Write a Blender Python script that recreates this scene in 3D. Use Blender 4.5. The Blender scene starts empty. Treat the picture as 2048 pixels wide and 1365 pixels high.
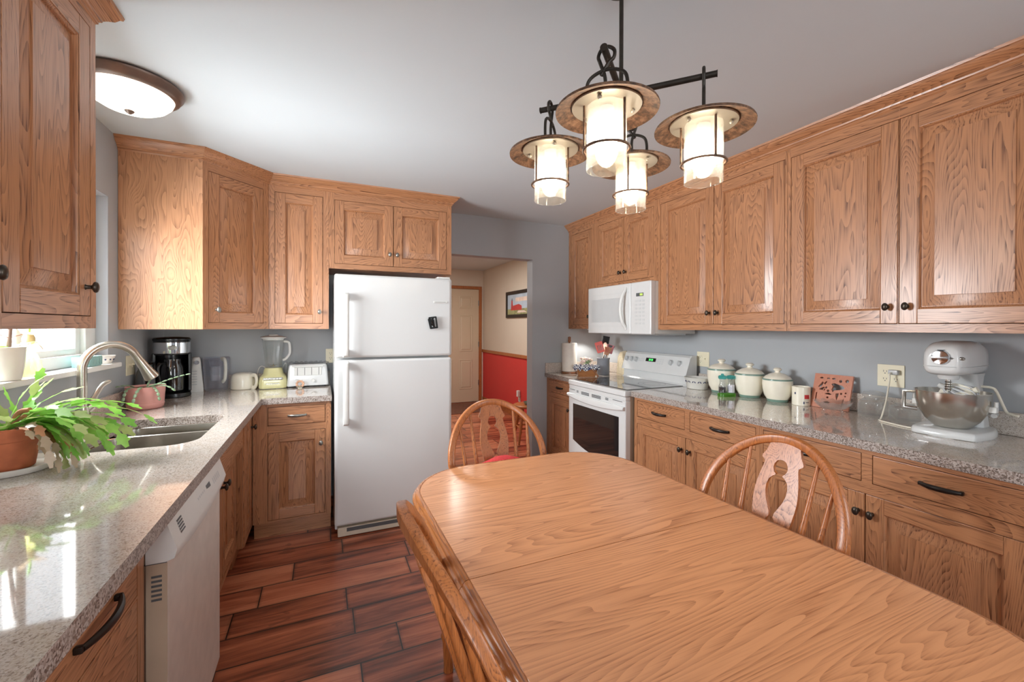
import bpy, bmesh, math, random
from mathutils import Vector, Matrix
C = bpy.context.scene.collection
S = bpy.context.scene
PI = math.pi
rnd = random.Random(7)

# ---------------------------------------------------------------- camera, world, lights, exposure
EYE = Vector((0, 0, 1.375))
YAW, PITCH, ROLL = 0.419418812, -0.00454992437, -0.00252178324
F_PX, CY_PX = 849.46, 657.35
cam_d = bpy.data.cameras.new('camera')
cam = bpy.data.objects.new('camera', cam_d)
C.objects.link(cam)
fw = Vector((math.sin(YAW), math.cos(YAW), 0)); rt = Vector((math.cos(YAW), -math.sin(YAW), 0)); dn = Vector((0, 0, -1))
f2 = fw * math.cos(PITCH) - dn * math.sin(PITCH); d2 = dn * math.cos(PITCH) + fw * math.sin(PITCH)
r3 = rt * math.cos(ROLL) + d2 * math.sin(ROLL); d3 = d2 * math.cos(ROLL) - rt * math.sin(ROLL)
up = -d3; bk = -f2
cam.matrix_world = Matrix(((r3.x, up.x, bk.x, EYE.x), (r3.y, up.y, bk.y, EYE.y), (r3.z, up.z, bk.z, EYE.z), (0, 0, 0, 1)))
cam_d.sensor_width = 36; cam_d.sensor_fit = 'HORIZONTAL'
cam_d.lens = F_PX / 2048 * 36
cam_d.shift_y = -(682.5 - CY_PX) / 2048
cam_d.clip_start = 0.02
S.camera = cam

S.view_settings.view_transform = 'Standard'
S.view_settings.look = 'None'
S.view_settings.exposure = 0.27
S.view_settings.gamma = 1.0
S.view_settings.use_curve_mapping = False
S.cycles.use_denoising = True
S.cycles.max_bounces = 10
S.cycles.diffuse_bounces = 6
S.cycles.glossy_bounces = 4
S.cycles.transparent_max_bounces = 16
S.cycles.sample_clamp_indirect = 8

w = bpy.data.worlds.new('sky'); S.world = w; w.use_nodes = True
bgn = w.node_tree.nodes['Background']
bgn.inputs[0].default_value = (0.86, 0.94, 1.0, 1); bgn.inputs[1].default_value = 3.0

def area_light(name, loc, size, power, aim, col=(1, 1, 1), spread=180):
    d = bpy.data.lights.new(name, 'AREA'); d.shape = 'RECTANGLE'; d.size, d.size_y = size; d.energy = power; d.color = col
    d.spread = math.radians(spread)
    o = bpy.data.objects.new(name, d); C.objects.link(o); o.location = loc
    o.rotation_euler = Vector(aim).to_track_quat('-Z', 'Z' if abs(Vector(aim).normalized().z) < .9 else 'Y').to_euler()
    return o
DAY = (0.93, 0.97, 1.0)
area_light('daylight_sink_window', (-1.75, 2.33, 1.92), (2.0, 1.3), 380, (1, 0, -.30), DAY)
area_light('added_rear_fill', (-.40, -2.72, 1.55), (1.05, 1.1), 58, (0, 1, 0), DAY)  # unseen daylight source behind the camera, added to fill the room
area_light('added_side_fill', (2.80, -1.3, 1.55), (1.6, 1.2), 45, (-1, 0, 0), DAY)  # unseen side daylight past the frame, added as extra fill

# ---------------------------------------------------------------- mesh builder
class MB:
    def __init__(self): self.bm = bmesh.new(); self.T = Matrix.Identity(4)
    def at(self, loc=(0, 0, 0), rz=0, rx=0, ry=0, sc=None):
        self.T = Matrix.Translation(loc) @ Matrix.Rotation(rz, 4, 'Z') @ Matrix.Rotation(ry, 4, 'Y') @ Matrix.Rotation(rx, 4, 'X')
        if sc: self.T = self.T @ Matrix.Diagonal((sc[0], sc[1], sc[2], 1))
        return self
    def v(self, p): return self.bm.verts.new(self.T @ Vector(p))
    def f(self, vs, m=0):
        try: fc = self.bm.faces.new(vs); fc.material_index = m; return fc
        except ValueError: return None
    def box(self, x0, x1, y0, y1, z0, z1, m=0, bev=0, seg=2):
        if bev <= 0:
            vs = [self.v(p) for p in ((x0,y0,z0),(x1,y0,z0),(x1,y1,z0),(x0,y1,z0),(x0,y0,z1),(x1,y0,z1),(x1,y1,z1),(x0,y1,z1))]
            for q in ((0,3,2,1),(4,5,6,7),(0,1,5,4),(1,2,6,5),(2,3,7,6),(3,0,4,7)): self.f([vs[i] for i in q], m)
            return self
        b = bmesh.new(); bmesh.ops.create_cube(b, size=1)
        for v in b.verts: v.co = Vector(((x0+x1)/2 + v.co.x*(x1-x0), (y0+y1)/2 + v.co.y*(y1-y0), (z0+z1)/2 + v.co.z*(z1-z0)))
        bmesh.ops.bevel(b, geom=list(b.edges), offset=min(bev, .49*min(abs(x1-x0), abs(y1-y0), abs(z1-z0))), segments=seg, profile=.5, affect='EDGES', clamp_overlap=True)
        self.add(b, m); b.free(); return self
    def add(self, b, m=0):
        b.verts.ensure_lookup_table(); mp = {}
        for v in b.verts: mp[v] = self.v(v.co)
        for f in b.faces: self.f([mp[v] for v in f.verts], m)
    def loft(self, loops, m=0, closed=True, cap0=False, cap1=False):
        rows = [[self.v(p) for p in L] for L in loops]
        for a, b in zip(rows, rows[1:]):
            n = len(a)
            for i in range(n if closed else n-1):
                j = (i+1) % n; self.f([a[i], a[j], b[j], b[i]], m)
        if cap0: self.f(list(reversed(rows[0])), m)
        if cap1: self.f(rows[-1], m)
        return self
    def lathe(self, prof, c=(0,0,0), n=28, m=0, sx=1, sy=1, a0=0, a1=2*PI):
        full = abs(a1-a0-2*PI) < 1e-6
        k = n if full else n+1
        rows = []
        for r, z in prof:
            if r < 1e-6: rows.append([self.v((c[0], c[1], c[2]+z))])
            else: rows.append([self.v((c[0]+r*sx*math.cos(a0+(a1-a0)*i/n), c[1]+r*sy*math.sin(a0+(a1-a0)*i/n), c[2]+z)) for i in range(k)])
        for a, b in zip(rows, rows[1:]):
            for i in range(n):
                j = (i+1) % k
                if len(a) == 1 and len(b) == 1: break
                if len(a) == 1: self.f([a[0], b[j], b[i]], m)
                elif len(b) == 1: self.f([a[i], a[j], b[0]], m)
                else: self.f([a[i], a[j], b[j], b[i]], m)
        return self
    def tube(self, pts, r, n=10, m=0, closed=False, flat=1.0, upv=None, caps=True):
        P = [Vector(p) for p in pts]; k = len(P)
        R = [r]*k if not isinstance(r, (list, tuple)) else r
        loops = []; prev = None
        for i in range(k):
            if closed: t = P[(i+1) % k]-P[i-1]
            else: t = P[min(i+1, k-1)]-P[max(i-1, 0)]
            t.normalize()
            if upv is not None: a = Vector(upv) - t*t.dot(Vector(upv))
            elif prev is None: a = t.orthogonal()
            else: a = prev - t*t.dot(prev)
            if a.length < 1e-6: a = t.orthogonal()
            a.normalize(); b = t.cross(a); prev = a
            loops.append([P[i] + (a*math.cos(2*PI*j/n) + b*math.sin(2*PI*j/n)*flat)*R[i] for j in range(n)])
        if closed: loops.append(loops[0]); self.loft(loops, m)
        else: self.loft(loops, m, True, caps, caps)
        return self
    def slab(self, outer, holes, z0, z1, m=0, ms=None, fix=lambda u, v, w: (u, v, w)):
        """polygon (with holes) in u,v extruded along w; fix maps (u,v,w) to xyz"""
        ms = m if ms is None else ms
        b = bmesh.new(); loops = []
        for L in [outer]+list(holes):
            vs = [b.verts.new((u, v, 0)) for u, v in L]; loops.append(vs)
            for i in range(len(vs)): b.edges.new((vs[i], vs[(i+1) % len(vs)]))
        bmesh.ops.triangle_fill(b, use_beauty=True, use_dissolve=False, edges=list(b.edges), normal=(0, 0, 1))
        top, bot = {}, {}
        for v in b.verts: top[v] = self.v(fix(v.co.x, v.co.y, z1)); bot[v] = self.v(fix(v.co.x, v.co.y, z0))
        for f in b.faces:
            vs = list(f.verts)
            if f.normal.z < 0: vs.reverse()
            self.f([top[v] for v in vs], m); self.f([bot[v] for v in reversed(vs)], m)
        for vs in loops:
            for i in range(len(vs)):
                a, c = vs[i], vs[(i+1) % len(vs)]; self.f([bot[a], bot[c], top[c], top[a]], ms)
        b.free(); return self
    def ball(self, c, r, m=0, n=14, sz=1, sx=1, sy=1):
        k = max(5, n//2)
        prof = [(r*math.sin(PI*i/k), -r*sz*math.cos(PI*i/k)) for i in range(k+1)]; prof[0] = (0, -r*sz); prof[-1] = (0, r*sz)
        return self.lathe(prof, c, n, m, sx, sy)
    def torus(self, c, R, r, n=28, k=8, m=0, axis='z'):
        ax = {'z': lambda a: (math.cos(a), math.sin(a), 0), 'y': lambda a: (math.cos(a), 0, math.sin(a)), 'x': lambda a: (0, math.cos(a), math.sin(a))}[axis]
        return self.tube([Vector(c)+Vector(ax(2*PI*i/n))*R for i in range(n)], r, k, m, closed=True)

def finish(name, mb, mats, parent=None, smooth=35, loc=None, rz=0):
    bmesh.ops.remove_doubles(mb.bm, verts=mb.bm.verts, dist=1e-6)
    bmesh.ops.recalc_face_normals(mb.bm, faces=mb.bm.faces)
    me = bpy.data.meshes.new(name); mb.bm.to_mesh(me); mb.bm.free()
    for m in (mats if isinstance(mats, (list, tuple)) else [mats]): me.materials.append(m)
    if smooth:
        me.polygons.foreach_set('use_smooth', [True]*len(me.polygons)); me.set_sharp_from_angle(angle=math.radians(smooth))
    o = bpy.data.objects.new(name, me); C.objects.link(o)
    if smooth:
        wn = o.modifiers.new('weighted_normal', 'WEIGHTED_NORMAL'); wn.keep_sharp = True; wn.weight = 80
    if parent is not None: o.parent = parent
    if loc is not None: o.location = loc
    if rz: o.rotation_euler = (0, 0, rz)
    return o
def tag(o, label, cat, group=None):
    o['label'] = label; o['category'] = cat
    if group: o['group'] = group
    return o
def thing(name, label, cat, loc=(0,0,0), rz=0, group=None):
    o = bpy.data.objects.new(name, None); C.objects.link(o); o.location = loc; o.rotation_euler = (0, 0, rz); o.empty_display_size = .05
    return tag(o, label, cat, group)
def struct(name, mb, mats, smooth=0):
    o = finish(name, mb, mats, None, smooth); o['kind'] = 'structure'; return o
def copy_tree(o, parent=None):
    c = o.copy(); C.objects.link(c)
    if parent is not None: c.parent = parent
    for ch in list(o.children): copy_tree(ch, c)
    return c
def rrect(x0, x1, y0, y1, r, n=6):
    if not isinstance(r, (list, tuple)): r = [r]*4
    out = []
    for (cx, cy, a, q) in ((x1-r[0], y0+r[0], -PI/2, r[0]), (x1-r[1], y1-r[1], 0, r[1]), (x0+r[2], y1-r[2], PI/2, r[2]), (x0+r[3], y0+r[3], PI, r[3])):
        for i in range(n+1): out.append((cx+q*math.cos(a+PI/2*i/n), cy+q*math.sin(a+PI/2*i/n)))
    return out
def bez(p0, p1, p2, p3, n=12):
    p0, p1, p2, p3 = map(Vector, (p0, p1, p2, p3)); out = []
    for i in range(n+1):
        t = i/n; out.append(p0*(1-t)**3+p1*3*t*(1-t)**2+p2*3*t*t*(1-t)+p3*t**3)
    return out
def cat(pts, n=6):
    P = [Vector(p) for p in pts]; P = [P[0]*2-P[1]]+P+[P[-1]*2-P[-2]]; out = []
    for i in range(1, len(P)-2):
        for k in range(n):
            t = k/n; a, b, c, d = P[i-1], P[i], P[i+1], P[i+2]
            out.append(.5*((2*b)+(c-a)*t+(2*a-5*b+4*c-d)*t*t+(3*b-a-3*c+d)*t**3))
    out.append(P[-2]); return out

# ---------------------------------------------------------------- materials
def lin(r, g, b):
    return tuple(((c/255+.055)/1.055)**2.4 if c/255 > .04045 else c/255/12.92 for c in (r, g, b)) + (1,)
class NT:
    def __init__(s, name):
        s.m = bpy.data.materials.new(name); s.m.use_nodes = True; s.t = s.m.node_tree; s.n = s.t.nodes; s.b = s.n['Principled BSDF']; s.out = s.n['Material Output']
    def new(s, typ, **kw):
        nd = s.n.new(typ)
        for k, v in kw.items(): setattr(nd, k, v)
        return nd
    def link(s, a, b): s.t.links.new(a, b)
    def math(s, op, a, b=None, c=None):
        nd = s.new('ShaderNodeMath', operation=op)
        for i, x in enumerate((a, b, c)):
            if x is None: continue
            if isinstance(x, (int, float)): nd.inputs[i].default_value = x
            else: s.link(x, nd.inputs[i])
        return nd.outputs[0]
    def ramp(s, fac, stops):
        nd = s.new('ShaderNodeValToRGB'); e = nd.color_ramp.elements
        while len(e) < len(stops): e.new(.5)
        for el, (p, c) in zip(e, stops): el.position = p; el.color = c if len(c) == 4 else (*c, 1)
        s.link(fac, nd.inputs[0]); return nd.outputs[0]
    def mix(s, fac, a, b, mode='MIX'):
        nd = s.new('ShaderNodeMix', data_type='RGBA', blend_type=mode)
        for i, x in ((0, fac), (6, a), (7, b)):
            if isinstance(x, (int, float)): nd.inputs[i].default_value = x
            elif isinstance(x, tuple): nd.inputs[i].default_value = x
            else: s.link(x, nd.inputs[i])
        return nd.outputs[2]
    def noise(s, vec, scale, detail=3, rough=.5, dist=0, w=None):
        nd = s.new('ShaderNodeTexNoise'); nd.inputs['Scale'].default_value = scale; nd.inputs['Detail'].default_value = detail
        nd.inputs['Roughness'].default_value = rough; nd.inputs['Distortion'].default_value = dist
        if vec is not None: s.link(vec, nd.inputs['Vector'])
        return nd.outputs[0]
    def mapping(s, vec, scale=(1,1,1), loc=(0,0,0), rot=(0,0,0)):
        nd = s.new('ShaderNodeMapping'); nd.inputs['Scale'].default_value = scale; nd.inputs['Location'].default_value = loc; nd.inputs['Rotation'].default_value = rot
        s.link(vec, nd.inputs['Vector']); return nd.outputs[0]
    def obj(s, jitter=True):
        tc = s.new('ShaderNodeTexCoord').outputs['Object']
        if not jitter: return tc
        oi = s.new('ShaderNodeObjectInfo').outputs['Random']
        cb = s.new('ShaderNodeCombineXYZ'); a = s.math('MULTIPLY', oi, 17.3); b_ = s.math('MULTIPLY', oi, 31.7)
        s.link(a, cb.inputs[0]); s.link(b_, cb.inputs[1]); s.link(a, cb.inputs[2])
        va = s.new('ShaderNodeVectorMath', operation='ADD'); s.link(tc, va.inputs[0]); s.link(cb.outputs[0], va.inputs[1]); return va.outputs[0]
    def bump(s, h, strength=.2, dist=.002):
        nd = s.new('ShaderNodeBump'); nd.inputs['Strength'].default_value = strength; nd.inputs['Distance'].default_value = dist
        s.link(h, nd.inputs['Height']); s.link(nd.outputs[0], s.b.inputs['Normal'])
    def set(s, **kw):
        for k, v in kw.items():
            k = {'col': 'Base Color', 'rough': 'Roughness', 'metal': 'Metallic', 'coat': 'Coat Weight', 'coatr': 'Coat Roughness', 'trans': 'Transmission Weight', 'ior': 'IOR', 'spec': 'Specular IOR Level', 'alpha': 'Alpha', 'sss': 'Subsurface Weight', 'emit': 'Emission Color', 'estr': 'Emission Strength', 'sheen': 'Sheen Weight'}[k]
            if isinstance(v, (int, float, tuple)): s.b.inputs[k].default_value = v
            else: s.link(v, s.b.inputs[k])
        return s
def plain(name, col, rough=.5, metal=0, var=.06, scale=18, coat=0, bump=0, **kw):
    """solid colour with a faint natural mottling"""
    s = NT(name); o = s.obj(); n = s.noise(o, scale, 4)
    c = lin(*col); d = tuple(x*(1-var) for x in c[:3])+(1,); e = tuple(min(1, x*(1+var)) for x in c[:3])+(1,)
    s.set(col=s.ramp(n, [(.3, d), (.7, e)]), rough=rough, metal=metal, coat=coat, **kw)
    if bump: s.bump(s.noise(o, scale*6, 3), bump, .001)
    return s.m
def oak(name, axis, light, dark, pore=.8, ring=50, rough=.34, coat=.22, wide=7.0, al=.85):
    """oak: contour lines of a stretched noise give cathedral figure, fine streaks give pores"""
    s = NT(name); o = s.obj()
    sc = [wide, wide, wide]; sc[axis] = al
    n1 = s.noise(s.mapping(o, tuple(sc)), 1.0, 1.6, .45, .3)
    rings = s.math('MULTIPLY', n1, ring); fr = s.math('FRACT', rings)
    saw = s.math('POWER', fr, 1.6)
    sc2 = [260]*3; sc2[axis] = 7
    st = s.noise(s.mapping(o, tuple(sc2)), 1.0, 2, .6)
    sc3 = [26]*3; sc3[axis] = 1.2
    st2 = s.noise(s.mapping(o, tuple(sc3)), 1.0, 3, .6)
    pr = s.math('MULTIPLY', s.math('SMOOTH_MIN', s.math('MAXIMUM', s.math('MULTIPLY_ADD', st, 5.0, -2.4), 0.0), 1.0, .1), s.math('MULTIPLY_ADD', saw, .75, .25))
    g = s.math('ADD', s.math('MULTIPLY', saw, .42), s.math('MULTIPLY', pr, pore))
    g = s.math('ADD', g, s.math('MULTIPLY_ADD', st2, .5, -.25))
    L = lin(*light); D = lin(*dark); Mi = tuple(.55*a+.45*b for a, b in zip(L[:3], D[:3]))+(1,)
    col = s.ramp(g, [(.02, L), (.5, Mi), (1.0, D)])
    s.set(col=col, rough=s.math('MULTIPLY_ADD', g, .12, rough), coat=coat, coatr=.18)
    s.bump(g, .05, .001)
    return s.m
OL, OD = (185, 130, 90), (96, 55, 31)
OZ = oak('oak_vertical', 2, OL, OD); OX = oak('oak_horizontal', 0, OL, OD); OY = oak('oak_depth', 1, OL, OD)
OAKS = [OZ, OX, OY]
TBX = oak('oak_table_top', 0, (228, 162, 114), (166, 102, 62), pore=.6, ring=40, rough=.30, coat=.35, wide=5.5, al=.5)
TRIM = oak('oak_table_rim', 1, (186, 116, 62), (112, 60, 28), rough=.26, coat=.5)
CH = oak('oak_chair', 2, (186, 112, 58), (112, 60, 26), rough=.36, coat=.2, wide=9)
CHX = oak('oak_chair_seat', 1, (190, 118, 62), (118, 64, 28), rough=.34, coat=.2, wide=9)
HALLOAK = oak('oak_hall_trim', 2, (176, 106, 56), (120, 66, 32))
GAPSHADE = plain('cabinet_gap_shade', (58, 34, 18), .8)  # dark sheet colour, paints in the shade seen through door gaps

def granite(name):
    s = NT(name); o = s.obj(False)
    n = s.noise(o, 26, 5, .6); vor = s.new('ShaderNodeTexVoronoi'); vor.inputs['Scale'].default_value = 400; s.link(o, vor.inputs['Vector'])
    sep = s.new('ShaderNodeSeparateColor'); s.link(vor.outputs['Color'], sep.inputs[0])
    vor2 = s.new('ShaderNodeTexVoronoi'); vor2.inputs['Scale'].default_value = 260; s.link(o, vor2.inputs['Vector'])
    sep2 = s.new('ShaderNodeSeparateColor'); s.link(vor2.outputs['Color'], sep2.inputs[0])
    c = s.ramp(sep.outputs[0], [(0.0, lin(148, 136, 126)), (.12, lin(182, 171, 160)), (.42, lin(205, 197, 187)), (.7, lin(218, 212, 206)), (1.0, lin(200, 193, 187))])
    dk = s.math('LESS_THAN', sep2.outputs[1], .09)
    c = s.mix(s.math('MULTIPLY', dk, .5), c, lin(78, 66, 60))
    c = s.mix(s.math('MULTIPLY_ADD', n, .9, -.2), c, lin(190, 170, 150))
    s.set(col=c, rough=.07, coat=.6, coatr=.03)
    return s.m
GRAN = granite('speckled_granite')
def granite_edge(name):
    s = NT(name); o = s.obj(False)
    vor = s.new('ShaderNodeTexVoronoi'); vor.inputs['Scale'].default_value = 260; s.link(o, vor.inputs['Vector'])
    sep = s.new('ShaderNodeSeparateColor'); s.link(vor.outputs['Color'], sep.inputs[0])
    c = s.ramp(sep.outputs[0], [(0, lin(92, 80, 72)), (.3, lin(136, 122, 112)), (.6, lin(168, 156, 148)), (1, lin(190, 182, 176))])
    s.set(col=c, rough=.3); return s.m
GRANE = granite_edge('granite_cut_edge')
def paint(name, col, var=.03, rough=.6):
    s = NT(name); o = s.obj(False); c = lin(*col)
    n = s.noise(o, 3, 3)
    s.set(col=s.ramp(n, [(.3, tuple(x*(1-var) for x in c[:3])+(1,)), (.7, c)]), rough=rough, spec=.3); return s.m
WALL = paint('blue_grey_paint', (173, 177, 180)); CEIL = paint('ceiling_white', (203, 211, 215), .02, .8)
JAMB = paint('jamb_paint', (172, 175, 180)); BEIGE = paint('hall_beige', (212, 200, 184)); RED = paint('hall_red', (206, 66, 62))
WTRIM = paint('white_trim_paint', (228, 228, 224), .02, .35)
HDOOR = paint('hall_door_paint', (204, 184, 158), .02, .4)

def floor_mat():
    s = NT('hand_scraped_planks'); tc = s.new('ShaderNodeTexCoord').outputs['Object']
    sp = s.new('ShaderNodeSeparateXYZ'); s.link(tc, sp.inputs[0]); X, Y = sp.outputs[0], sp.outputs[1]
    W = .1858
    yy = s.math('DIVIDE', s.math('SUBTRACT', Y, -.0312), W); row = s.math('FLOOR', yy); fy = s.math('FRACT', yy)
    wn = s.new('ShaderNodeTexWhiteNoise', noise_dimensions='1D'); s.link(row, wn.inputs['W'])
    off = s.math('MULTIPLY', wn.outputs['Value'], 3.1)
    ln = s.math('MULTIPLY_ADD', wn.outputs['Value'], .35, .46)
    xx = s.math('DIVIDE', s.math('ADD', s.math('ADD', X, off), 20), ln); ci = s.math('FLOOR', xx); fx = s.math('FRACT', xx)
    cb = s.new('ShaderNodeCombineXYZ'); s.link(row, cb.inputs[0]); s.link(ci, cb.inputs[1])
    wn2 = s.new('ShaderNodeTexWhiteNoise', noise_dimensions='2D'); s.link(cb.outputs[0], wn2.inputs['Vector']); R = wn2.outputs['Value']
    ey = s.math('MULTIPLY', s.math('MINIMUM', fy, s.math('SUBTRACT', 1, fy)), W)
    ex = s.math('MULTIPLY', s.math('MINIMUM', fx, s.math('SUBTRACT', 1, fx)), ln)
    e = s.math('MINIMUM', ex, ey); gap = s.math('LESS_THAN', e, .0028)
    jx = s.math('MULTIPLY_ADD', R, 23.0, X); jy = s.math('MULTIPLY_ADD', R, 11.0, Y)
    cv = s.new('ShaderNodeCombineXYZ'); s.link(jx, cv.inputs[0]); s.link(jy, cv.inputs[1])
    st = s.noise(s.mapping(cv.outputs[0], (1.3, 14, 1)), 1, 4, .62, .6)
    fine = s.noise(s.mapping(cv.outputs[0], (6, 120, 1)), 1, 3, .6)
    blot = s.noise(s.mapping(cv.outputs[0], (2.2, 6, 1)), 1, 3, .55, 1.0)
    t = s.math('ADD', s.math('MULTIPLY_ADD', st, 1.15, -.2), s.math('MULTIPLY', fine, .25))
    t = s.math('ADD', t, s.math('MULTIPLY_ADD', R, .40, -.16))
    c = s.ramp(t, [(.20, lin(66, 32, 21)), (.36, lin(126, 64, 42)), (.52, lin(172, 96, 66)), (.72, lin(202, 128, 94))])
    c = s.mix(s.math('MULTIPLY', s.math('GREATER_THAN', blot, .62), .35), c, lin(58, 28, 18))
    edge = s.math('MULTIPLY', s.math('SUBTRACT', 1, s.math('MINIMUM', s.math('DIVIDE', e, .016), 1)), .45)
    c = s.mix(edge, c, lin(40, 18, 11))
    c = s.mix(gap, c, lin(20, 12, 9))
    s.set(col=c, rough=s.math('MULTIPLY_ADD', fine, .2, .22), coat=.25, coatr=.2)
    wave = s.noise(s.mapping(cv.outputs[0], (1.5, 22, 1)), 1, 2, .5)
    h = s.math('SUBTRACT', s.math('MULTIPLY', wave, .6), s.math('MULTIPLY', gap, 1.0)); s.bump(h, .35, .004)
    return s.m
FLOOR = floor_mat()

WHITE = plain('white_enamel', (214, 215, 214), .22, coat=.35, var=.015)
WHITE2 = plain('white_plastic', (222, 222, 218), .38, var=.015)
GREYW = plain('grey_white_plastic', (196, 198, 198), .3, var=.02)
TAN = plain('tan_side_steel', (180, 160, 138), .45, var=.03)
IVORY = plain('ivory_plastic', (232, 224, 196), .4, var=.02)
BRONZE = plain('dark_bronze', (46, 40, 36), .35, .6, var=.15)
PEWTER = plain('brushed_pewter', (150, 148, 142), .3, .9, var=.1)
KNOBM = plain('aged_bronze_knob', (70, 62, 54), .3, .75, var=.2)
BLACK = plain('black_plastic', (18, 18, 19), .25, var=.2)
BLKGLASS = plain('black_glass', (26, 25, 26), .05, var=.1, coat=.5)
STEEL = plain('stainless_steel', (200, 196, 188), .22, 1.0, var=.05)
BRUSH = plain('brushed_nickel', (196, 190, 178), .28, 1.0, var=.04)
CHROME = plain('polished_chrome', (214, 216, 220), .08, 1.0, var=.02)
DGREY = plain('dark_grey_plastic', (84, 86, 88), .5)
MARK = plain('pale_grey_marking', (150, 154, 156), .5)
TERRA = plain('terracotta', (178, 98, 62), .8, var=.18, scale=22, bump=.15)
PINK = plain('pink_glazed_plastic', (208, 150, 142), .4, var=.08)
SOIL = plain('dark_soil', (44, 34, 26), .95, var=.5, scale=60, bump=.6)
CREAM = plain('cream_glaze', (240, 234, 216), .25, coat=.4, var=.03)
SAGE = plain('sage_green_band', (118, 148, 134), .3, coat=.3)
YELLOW = plain('pale_yellow_enamel', (218, 213, 158), .28, coat=.4, var=.04)
PAPER = plain('paper_towel', (236, 230, 220), .9, var=.03, scale=40, bump=.3)
BROWNW = oak('brown_wood', 2, (150, 92, 52), (86, 48, 24), wide=14)
TRIVET = oak('reddish_carved_wood', 2, (196, 128, 100), (160, 94, 70), wide=16, pore=.3)
STONEG = plain('grey_stoneware', (140, 143, 150), .45, var=.08)
STONEW = plain('speckled_stoneware', (206, 204, 196), .35, var=.06, coat=.3)
NAVY = plain('navy_glaze', (52, 58, 92), .35)
CORAL = plain('coral_silicone', (236, 108, 98), .5)
REDM = plain('red_glaze', (206, 60, 62), .35)
REDFAB = plain('coral_red_fabric', (232, 78, 80), .85, var=.08, scale=90, bump=.4)
LILACW = plain('rose_petals', (232, 206, 196), .7, var=.12)
TEAL = plain('pale_teal_sponge', (150, 190, 188), .8, var=.08, scale=60, bump=.3)
BEIGEC = plain('beige_woven_mat', (190, 178, 152), .85, var=.15, scale=50, bump=.3)
WIRE = plain('white_wire', (222, 224, 228), .35)
STONE = plain('kiln_white_ceramic', (226, 220, 212), .35, var=.03, coat=.3)
DRY = plain('dried_leaf', (178, 152, 128), .8, var=.25, scale=40)
MATR = plain('brown_door_mat', (112, 74, 56), .95, var=.35, scale=60, bump=.5)
def leaf_mat(name, a, b, tr=.35):
    s = NT(name); o = s.obj(); n = s.noise(o, 14, 3)
    col = s.ramp(n, [(.3, lin(*a)), (.7, lin(*b))])
    s.set(col=col, rough=.4)
    t = s.new('ShaderNodeBsdfTranslucent'); s.link(col, t.inputs[0]); mx = s.new('ShaderNodeMixShader'); mx.inputs[0].default_value = tr
    s.link(s.b.outputs[0], mx.inputs[1]); s.link(t.outputs[0], mx.inputs[2]); s.link(mx.outputs[0], s.out.inputs[0]); return s.m
LEAF = leaf_mat('cactus_leaf', (112, 176, 64), (164, 212, 100)); LEAF2 = leaf_mat('cactus_leaf_pale', (150, 172, 96), (190, 196, 130)); SUCC = leaf_mat('grey_green_succulent', (120, 148, 110), (160, 184, 150), .15)
DRYL = leaf_mat('dry_leaf_thin', (176, 148, 124), (206, 184, 158), .3)
def thin_glass(name, tint=(1, 1, 1), refl=.12, rough=.02, tr=None, trw=0.0):
    """clear thin glass: transparent with a grazing-angle gloss; trw adds a translucent (frosted) share"""
    s = NT(name); T = s.new('ShaderNodeBsdfTransparent'); T.inputs[0].default_value = (*tint, 1)
    G = s.new('ShaderNodeBsdfGlossy'); G.inputs['Roughness'].default_value = rough
    lw = s.new('ShaderNodeLayerWeight'); lw.inputs[0].default_value = .35
    fac = s.math('MULTIPLY_ADD', s.math('POWER', lw.outputs['Facing'], 2.0), .5, refl)
    m1 = s.new('ShaderNodeMixShader'); s.link(fac, m1.inputs[0]); s.link(T.outputs[0], m1.inputs[1]); s.link(G.outputs[0], m1.inputs[2])
    res = m1.outputs[0]
    if trw > 0:
        L = s.new('ShaderNodeBsdfTranslucent'); L.inputs[0].default_value = (*(tr or tint), 1)
        o = s.obj(); n = s.noise(o, 420, 2, .6)
        f2_ = s.math('MULTIPLY_ADD', n, .10, trw-.05)
        m2 = s.new('ShaderNodeMixShader'); s.link(f2_, m2.inputs[0]); s.link(res, m2.inputs[1]); s.link(L.outputs[0], m2.inputs[2]); res = m2.outputs[0]
    s.link(res, s.out.inputs[0]); return s.m
PANE = thin_glass('window_glass', (1, 1, 1), .03)
CLEAR = thin_glass('clear_glassware', (.985, .99, .99), .05, .03, (.95, .97, .97), .13)
JARG = thin_glass('pressed_jar_glass', (.985, .99, .99), .07, .03, (.95, .97, .97), .20)
BLUEP = thin_glass('smoky_blue_plastic', (.965, .97, .99), .05, .1, (.88, .90, .97), .22)
SEEDED = thin_glass('seeded_lamp_glass', (1, .97, .9), .06, .05, (1, .97, .90), .09)
YGLASS = thin_glass('yellow_vase_glass', (.97, .98, .78), .06, .05, (.95, .96, .7), .22)
CRINKLE = thin_glass('crinkled_clear_plastic', (.96, .97, .98), .10, .15, (.9, .92, .94), .10)
def emitter(name, col, strength):
    s = NT(name); s.set(col=(*col, 1), emit=(*col, 1), estr=strength); return s.m
BULB = emitter('lamp_bulb_glow', (1, .96, .90), 38)
DOME = emitter('lamp_dome_glow', (1, .95, .84), 1.9)
GREENLED = emitter('green_clock_digits', (.1, 1, .2), 1.6)
LCD = emitter('lcd_backlight', (.42, .55, .12), .5)
def rust():
    s = NT('rusted_lamp_metal'); o = s.obj(); n = s.noise(o, 55, 5, .7); k = s.noise(o, 12, 3)
    c = s.ramp(n, [(.35, lin(58, 44, 36)), (.5, lin(112, 80, 58)), (.64, lin(150, 114, 88))]); c = s.mix(s.math('MULTIPLY', k, .5), c, lin(64, 56, 50))
    s.set(col=c, rough=.55, metal=.35); return s.m
RUST = rust()
IRON = plain('wrought_iron', (58, 52, 46), .45, .6, var=.2, scale=40)
NICK = plain('lamp_inner_plate', (168, 158, 142), .35, .5, var=.04)
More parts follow.
